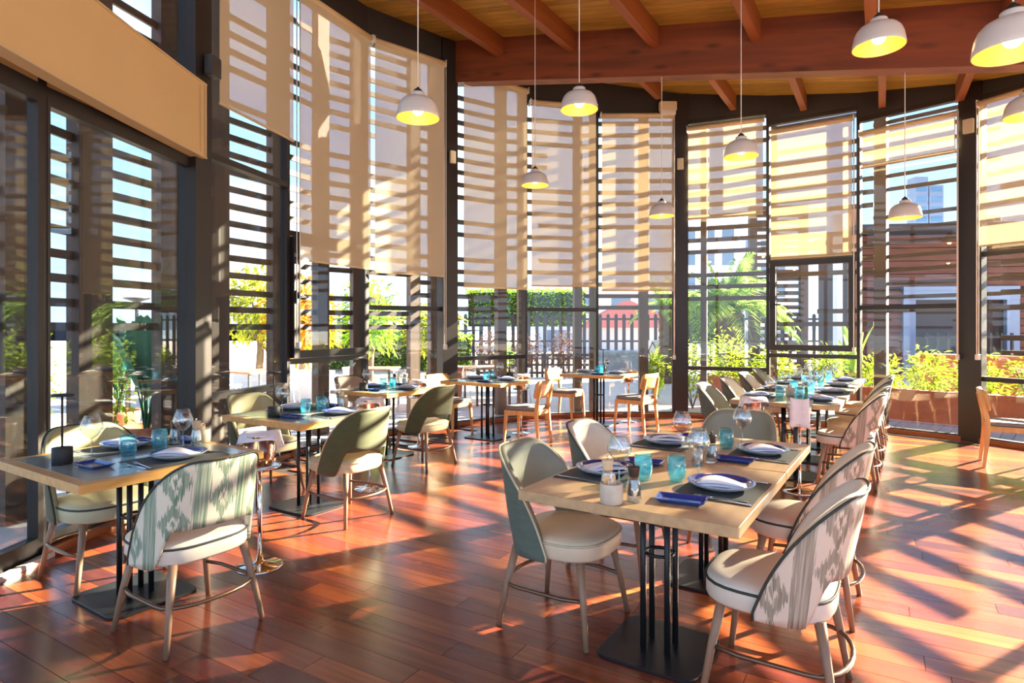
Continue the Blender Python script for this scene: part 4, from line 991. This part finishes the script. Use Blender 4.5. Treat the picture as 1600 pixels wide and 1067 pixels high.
# pots
for x, y, r_, h, lab in ((3.75, 11.55, .26, .60, 'round terracotta pot outside right of the brown column'), (4.35, 11.7, .27, .55, 'second terracotta pot behind the first chairs of the long table'), (-1.6, 11.2, .24, .5, 'terracotta pot outside the column under the beam'), (-1.15, 11.6, .22, .75, 'tall brick-red pot outside the column under the beam')):
    t = thing('terracotta_pot', lab, 'pot', (x, y, GZ), 0, 'terracotta pots'); MB().lathe([(r_*.62, 0), (r_*.9, h*.25), (r_, h*.6), (r_*.92, h*.86), (r_*1.0, h*.9), (r_*1.02, h), (r_*.9, h), (r_*.86, h*.88), (.02, h*.86)], 22).build('pot_body', mt_terra, t); MB().lathe([(r_*.86, h*.87), (.02, h*.89)], 16).build('soil', mt_bark, t)
t = thing('lattice_planter', 'tall white planter with dark crossed lattice left of the brown column', 'planter', (4.1, 17.6, GZ))
MB().lathe([(.24, 0), (.24, 1.1), (.26, 1.14), (.21, 1.14), (.2, 1.0), (.02, 1.0)], 18).build('planter_body', mt_pwhite, t)
for k in range(6):
    for s_ in (-1, 1): MB().tube([(.25*cos(k*1.047+s_*q*2.1), .25*sin(k*1.047+s_*q*2.1), 1.1*q) for q in (0, .2, .4, .6, .8, 1)], .014, 5).build('lattice_strip', mt_fence, t)
# outdoor tables and chairs
def out_table(lab, x, y, rz):
    t = thing('outdoor_table', lab, 'table', (x, y, GZ), rz, 'outdoor tables'); MB().slab(rrect(.38, .38, .02, 3), .70, .735, .004).build('tabletop', mt_wood_o, t)
    for sx in (-1, 1):
        for sy in (-1, 1): MB().bar((sx*.34, sy*.34, 0), (sx*.34, sy*.34, .70), .04, .04, up=(0,1,0)).build('leg', mt_iron, t)
def wire_chair():
    t = thing('wicker_chair', '', 'chair')
    for sx in (-1, 1):
        for sy in (-1, 1): MB().tube([(sx*.25, sy*.24, 0), (sx*.20, sy*.19, .42)], .011, 6).build('leg', mt_wire, t)
    MB().slab(rrect(.24, .23, .08, 5), .42, .45, .01).build('seat', mt_pwhite, t)
    arc = lambda r_, z: [(r_*sin(a), -r_*cos(a)*.95, z) for a in [radians(-110+220*i/20) for i in range(21)]]
    MB().tube(arc(.27, .70), .016, 6).build('back_rim', mt_wire, t)
    m = MB(); lo = arc(.23, .45); hi = arc(.27, .70)
    for i in range(20): m.tube([lo[i], hi[i+1]], .006, 4); m.tube([lo[i+1], hi[i]], .006, 4)
    m.build('back_weave', mt_wire, t); return t
wr = wire_chair()
for k, (x, y, lab) in enumerate([(-5.6, 6.2, 'outdoor wooden table nearest beyond the glass door'), (-6.4, 9.6, 'outdoor wooden table behind the big leaves'), (-4.6, 11.0, 'outdoor wooden table beyond the left glass panel'), (-2.6, 11.8, 'outdoor wooden table beyond the panel beside the beam column'), (-.5, 12.2, 'outdoor wooden table right of the beam column'), (-7.2, 6.6, 'outdoor wooden table far left beyond the door')]):
    out_table(lab, x, y, .5*k)
for k, (x, y, rz, lab) in enumerate([(-5.0, 5.5, .4, 'white wicker chair nearest beyond the glass door'), (-5.9, 6.8, 3.6, 'white wicker chair behind the nearest outdoor table'), (-6.0, 9.0, .2, 'white wicker chair by the big leaves'), (-5.2, 11.2, -1.3, 'white wicker chair left of the table beyond the left panel'), (-4.0, 10.8, 1.7, 'white wicker chair right of the table beyond the left panel'), (-2.0, 11.3, 2.2, 'white wicker chair left of the beam column outside'), (-3.1, 12.2, -1.0, 'white wicker chair farther left of the beam column outside'), (-1.0, 12.5, -1.2, 'white wicker chair right of the beam column, left of the table'), (.1, 12.0, 1.4, 'white wicker chair right of the beam column, right of the table')]):
    put(wr, (x, y, GZ), rz, lab, 'white wicker chairs outside')
# dark timber pavilion at right
t = thing('timber_pavilion', 'dark red-brown timber pavilion with a blue door frame beyond the right windows', 'building', (10.6, 19.0, GZ), -.12)
for k in range(8): MB().box(0, 7.2, -.03, .03, 2.75+.0+k*.20, 2.93+k*.20).build('cladding_board', mt_build, t)
for k in range(12): MB().box(0, 1.35, -.03, .03, .03+k*.22, .23+k*.22).build('cladding_board', mt_build, t)
for k in range(12): MB().box(4.6, 7.2, -.03, .03, .03+k*.22, .23+k*.22).build('cladding_board', mt_build, t)
MB().box(0, 7.2, .1, 3, 0, 4.3).build('inner_wall', M('dark_interior', (58, 46, 46), .9), t)
for x0, x1 in ((1.35, 1.7), (4.25, 4.6)): MB().box(x0, x1, -.12, .05, 0, 2.75).build('door_post', mt_blue, t)
MB().box(1.35, 4.6, -.14, .05, 2.35, 2.75).build('door_lintel', mt_blue, t)
for k in range(9): MB().box(1.75+k*.29, 1.81+k*.29, -.6, -.54, 0, 1.35).build('gate_bar', mt_fence, t)
MB().box(1.7, 4.3, -.6, -.54, 1.2, 1.27).build('gate_rail', mt_fence, t); MB().box(-.3, 7.6, -.9, 3.2, 4.38, 4.55).build('roof', mt_fence, t)
MB().box(-.18, .1, -.25, .06, 0, 5.2).build('corner_post', mt_wood_o, t); MB().box(-.62, -.45, -.25, .06, 0, 5.0).build('corner_post', mt_pwhite, t)
for i, (x, y, wdt, h, lab) in enumerate(((99, 150, 3.2, 38, 'left one of two grey tower blocks far away at right'), (102.6, 150, 3.4, 36, 'right one of two grey tower blocks far away at right'))):
    t = thing('tower_block', lab, 'building', (x, y, GZ-4), 0, 'far tower blocks'); MB().box(-wdt/2, wdt/2, -1.5, 1.5, 0, h+4).build('tower_body', mt_tower, t)
    for k in range(12): MB().box(-wdt/2+.4, wdt/2-.4, -1.55, -1.49, 12+k*2.4, 13.2+k*2.4).build('window', mt_win, t)
def block(lab, x, y, wdt, h, fl, nc, rz=0):
    t = thing('apartment_block', lab, 'building', (x, y, GZ-.5), rz, 'pale apartment blocks'); MB().box(-wdt/2, wdt/2, -3, 3, 0, h).build('building_body', mt_pale, t)
    for f in range(fl):
        for c in range(nc):
            cx = -wdt/2+wdt*(c+.5)/nc; z = h*(f+.3)/fl; MB().box(cx-wdt/nc*.3, cx+wdt/nc*.3, -3.06, -2.99, z, z+h/fl*.5).build('window', mt_win, t)
    MB().box(-wdt/2-.2, wdt/2+.2, -3.2, 3.2, h, h+.3).build('roof', mt_pale, t)
block('pale apartment block behind the palm', 17.6, 58, 5.2, 11.5, 5, 3); block('pale low house left of the brown column', 6.5, 46, 9.0, 4.6, 2, 4)
block('white apartment block right of the palm', 23.5, 60, 4.2, 10.5, 5, 3)
t = thing('red_roofed_house', 'house with a red hipped roof beyond the picket fence', 'house', (6.2, 33, GZ), 0)
MB().box(-2.4, 2.4, -1.8, 1.8, 0, 1.5).build('house_wall', mt_pale, t); MB().add([(-2.8,-2.1,1.5),(2.8,-2.1,1.5),(2.8,2.1,1.5),(-2.8,2.1,1.5),(.2,0,2.95),(-.2,0,2.95)], [(0,3,2,1),(0,1,4,5),(1,2,4),(2,3,5,4),(3,0,5)]) if False else None
m = MB(); m.add([(-2.8,-2.1,1.5),(2.8,-2.1,1.5),(2.8,2.1,1.5),(-2.8,2.1,1.5),(.2,0,2.95),(-.2,0,2.95)], [(0,3,2,1),(0,1,4,5),(1,2,4),(2,3,5,4),(3,0,5)]); m.build('roof', mt_red, t)
t = thing('louvre_screen', 'free-standing blue-white louvre tower right of the stout palm', 'screen', (6.75, 15.6, GZ), -.1)
for x in (-.62, .62): MB().box(x-.09, x+.09, -.09, .09, 0, 4.6).build('post', mt_post, t)
me = MB().box(-.55, .55, -.03, .03, -.05, .05).mesh('slat', mt_slat)
for k in range(24): o = bpy.data.objects.new('slat', me); COL.objects.link(o); o.parent = t; o.location = (0, 0, .4+k*.18)
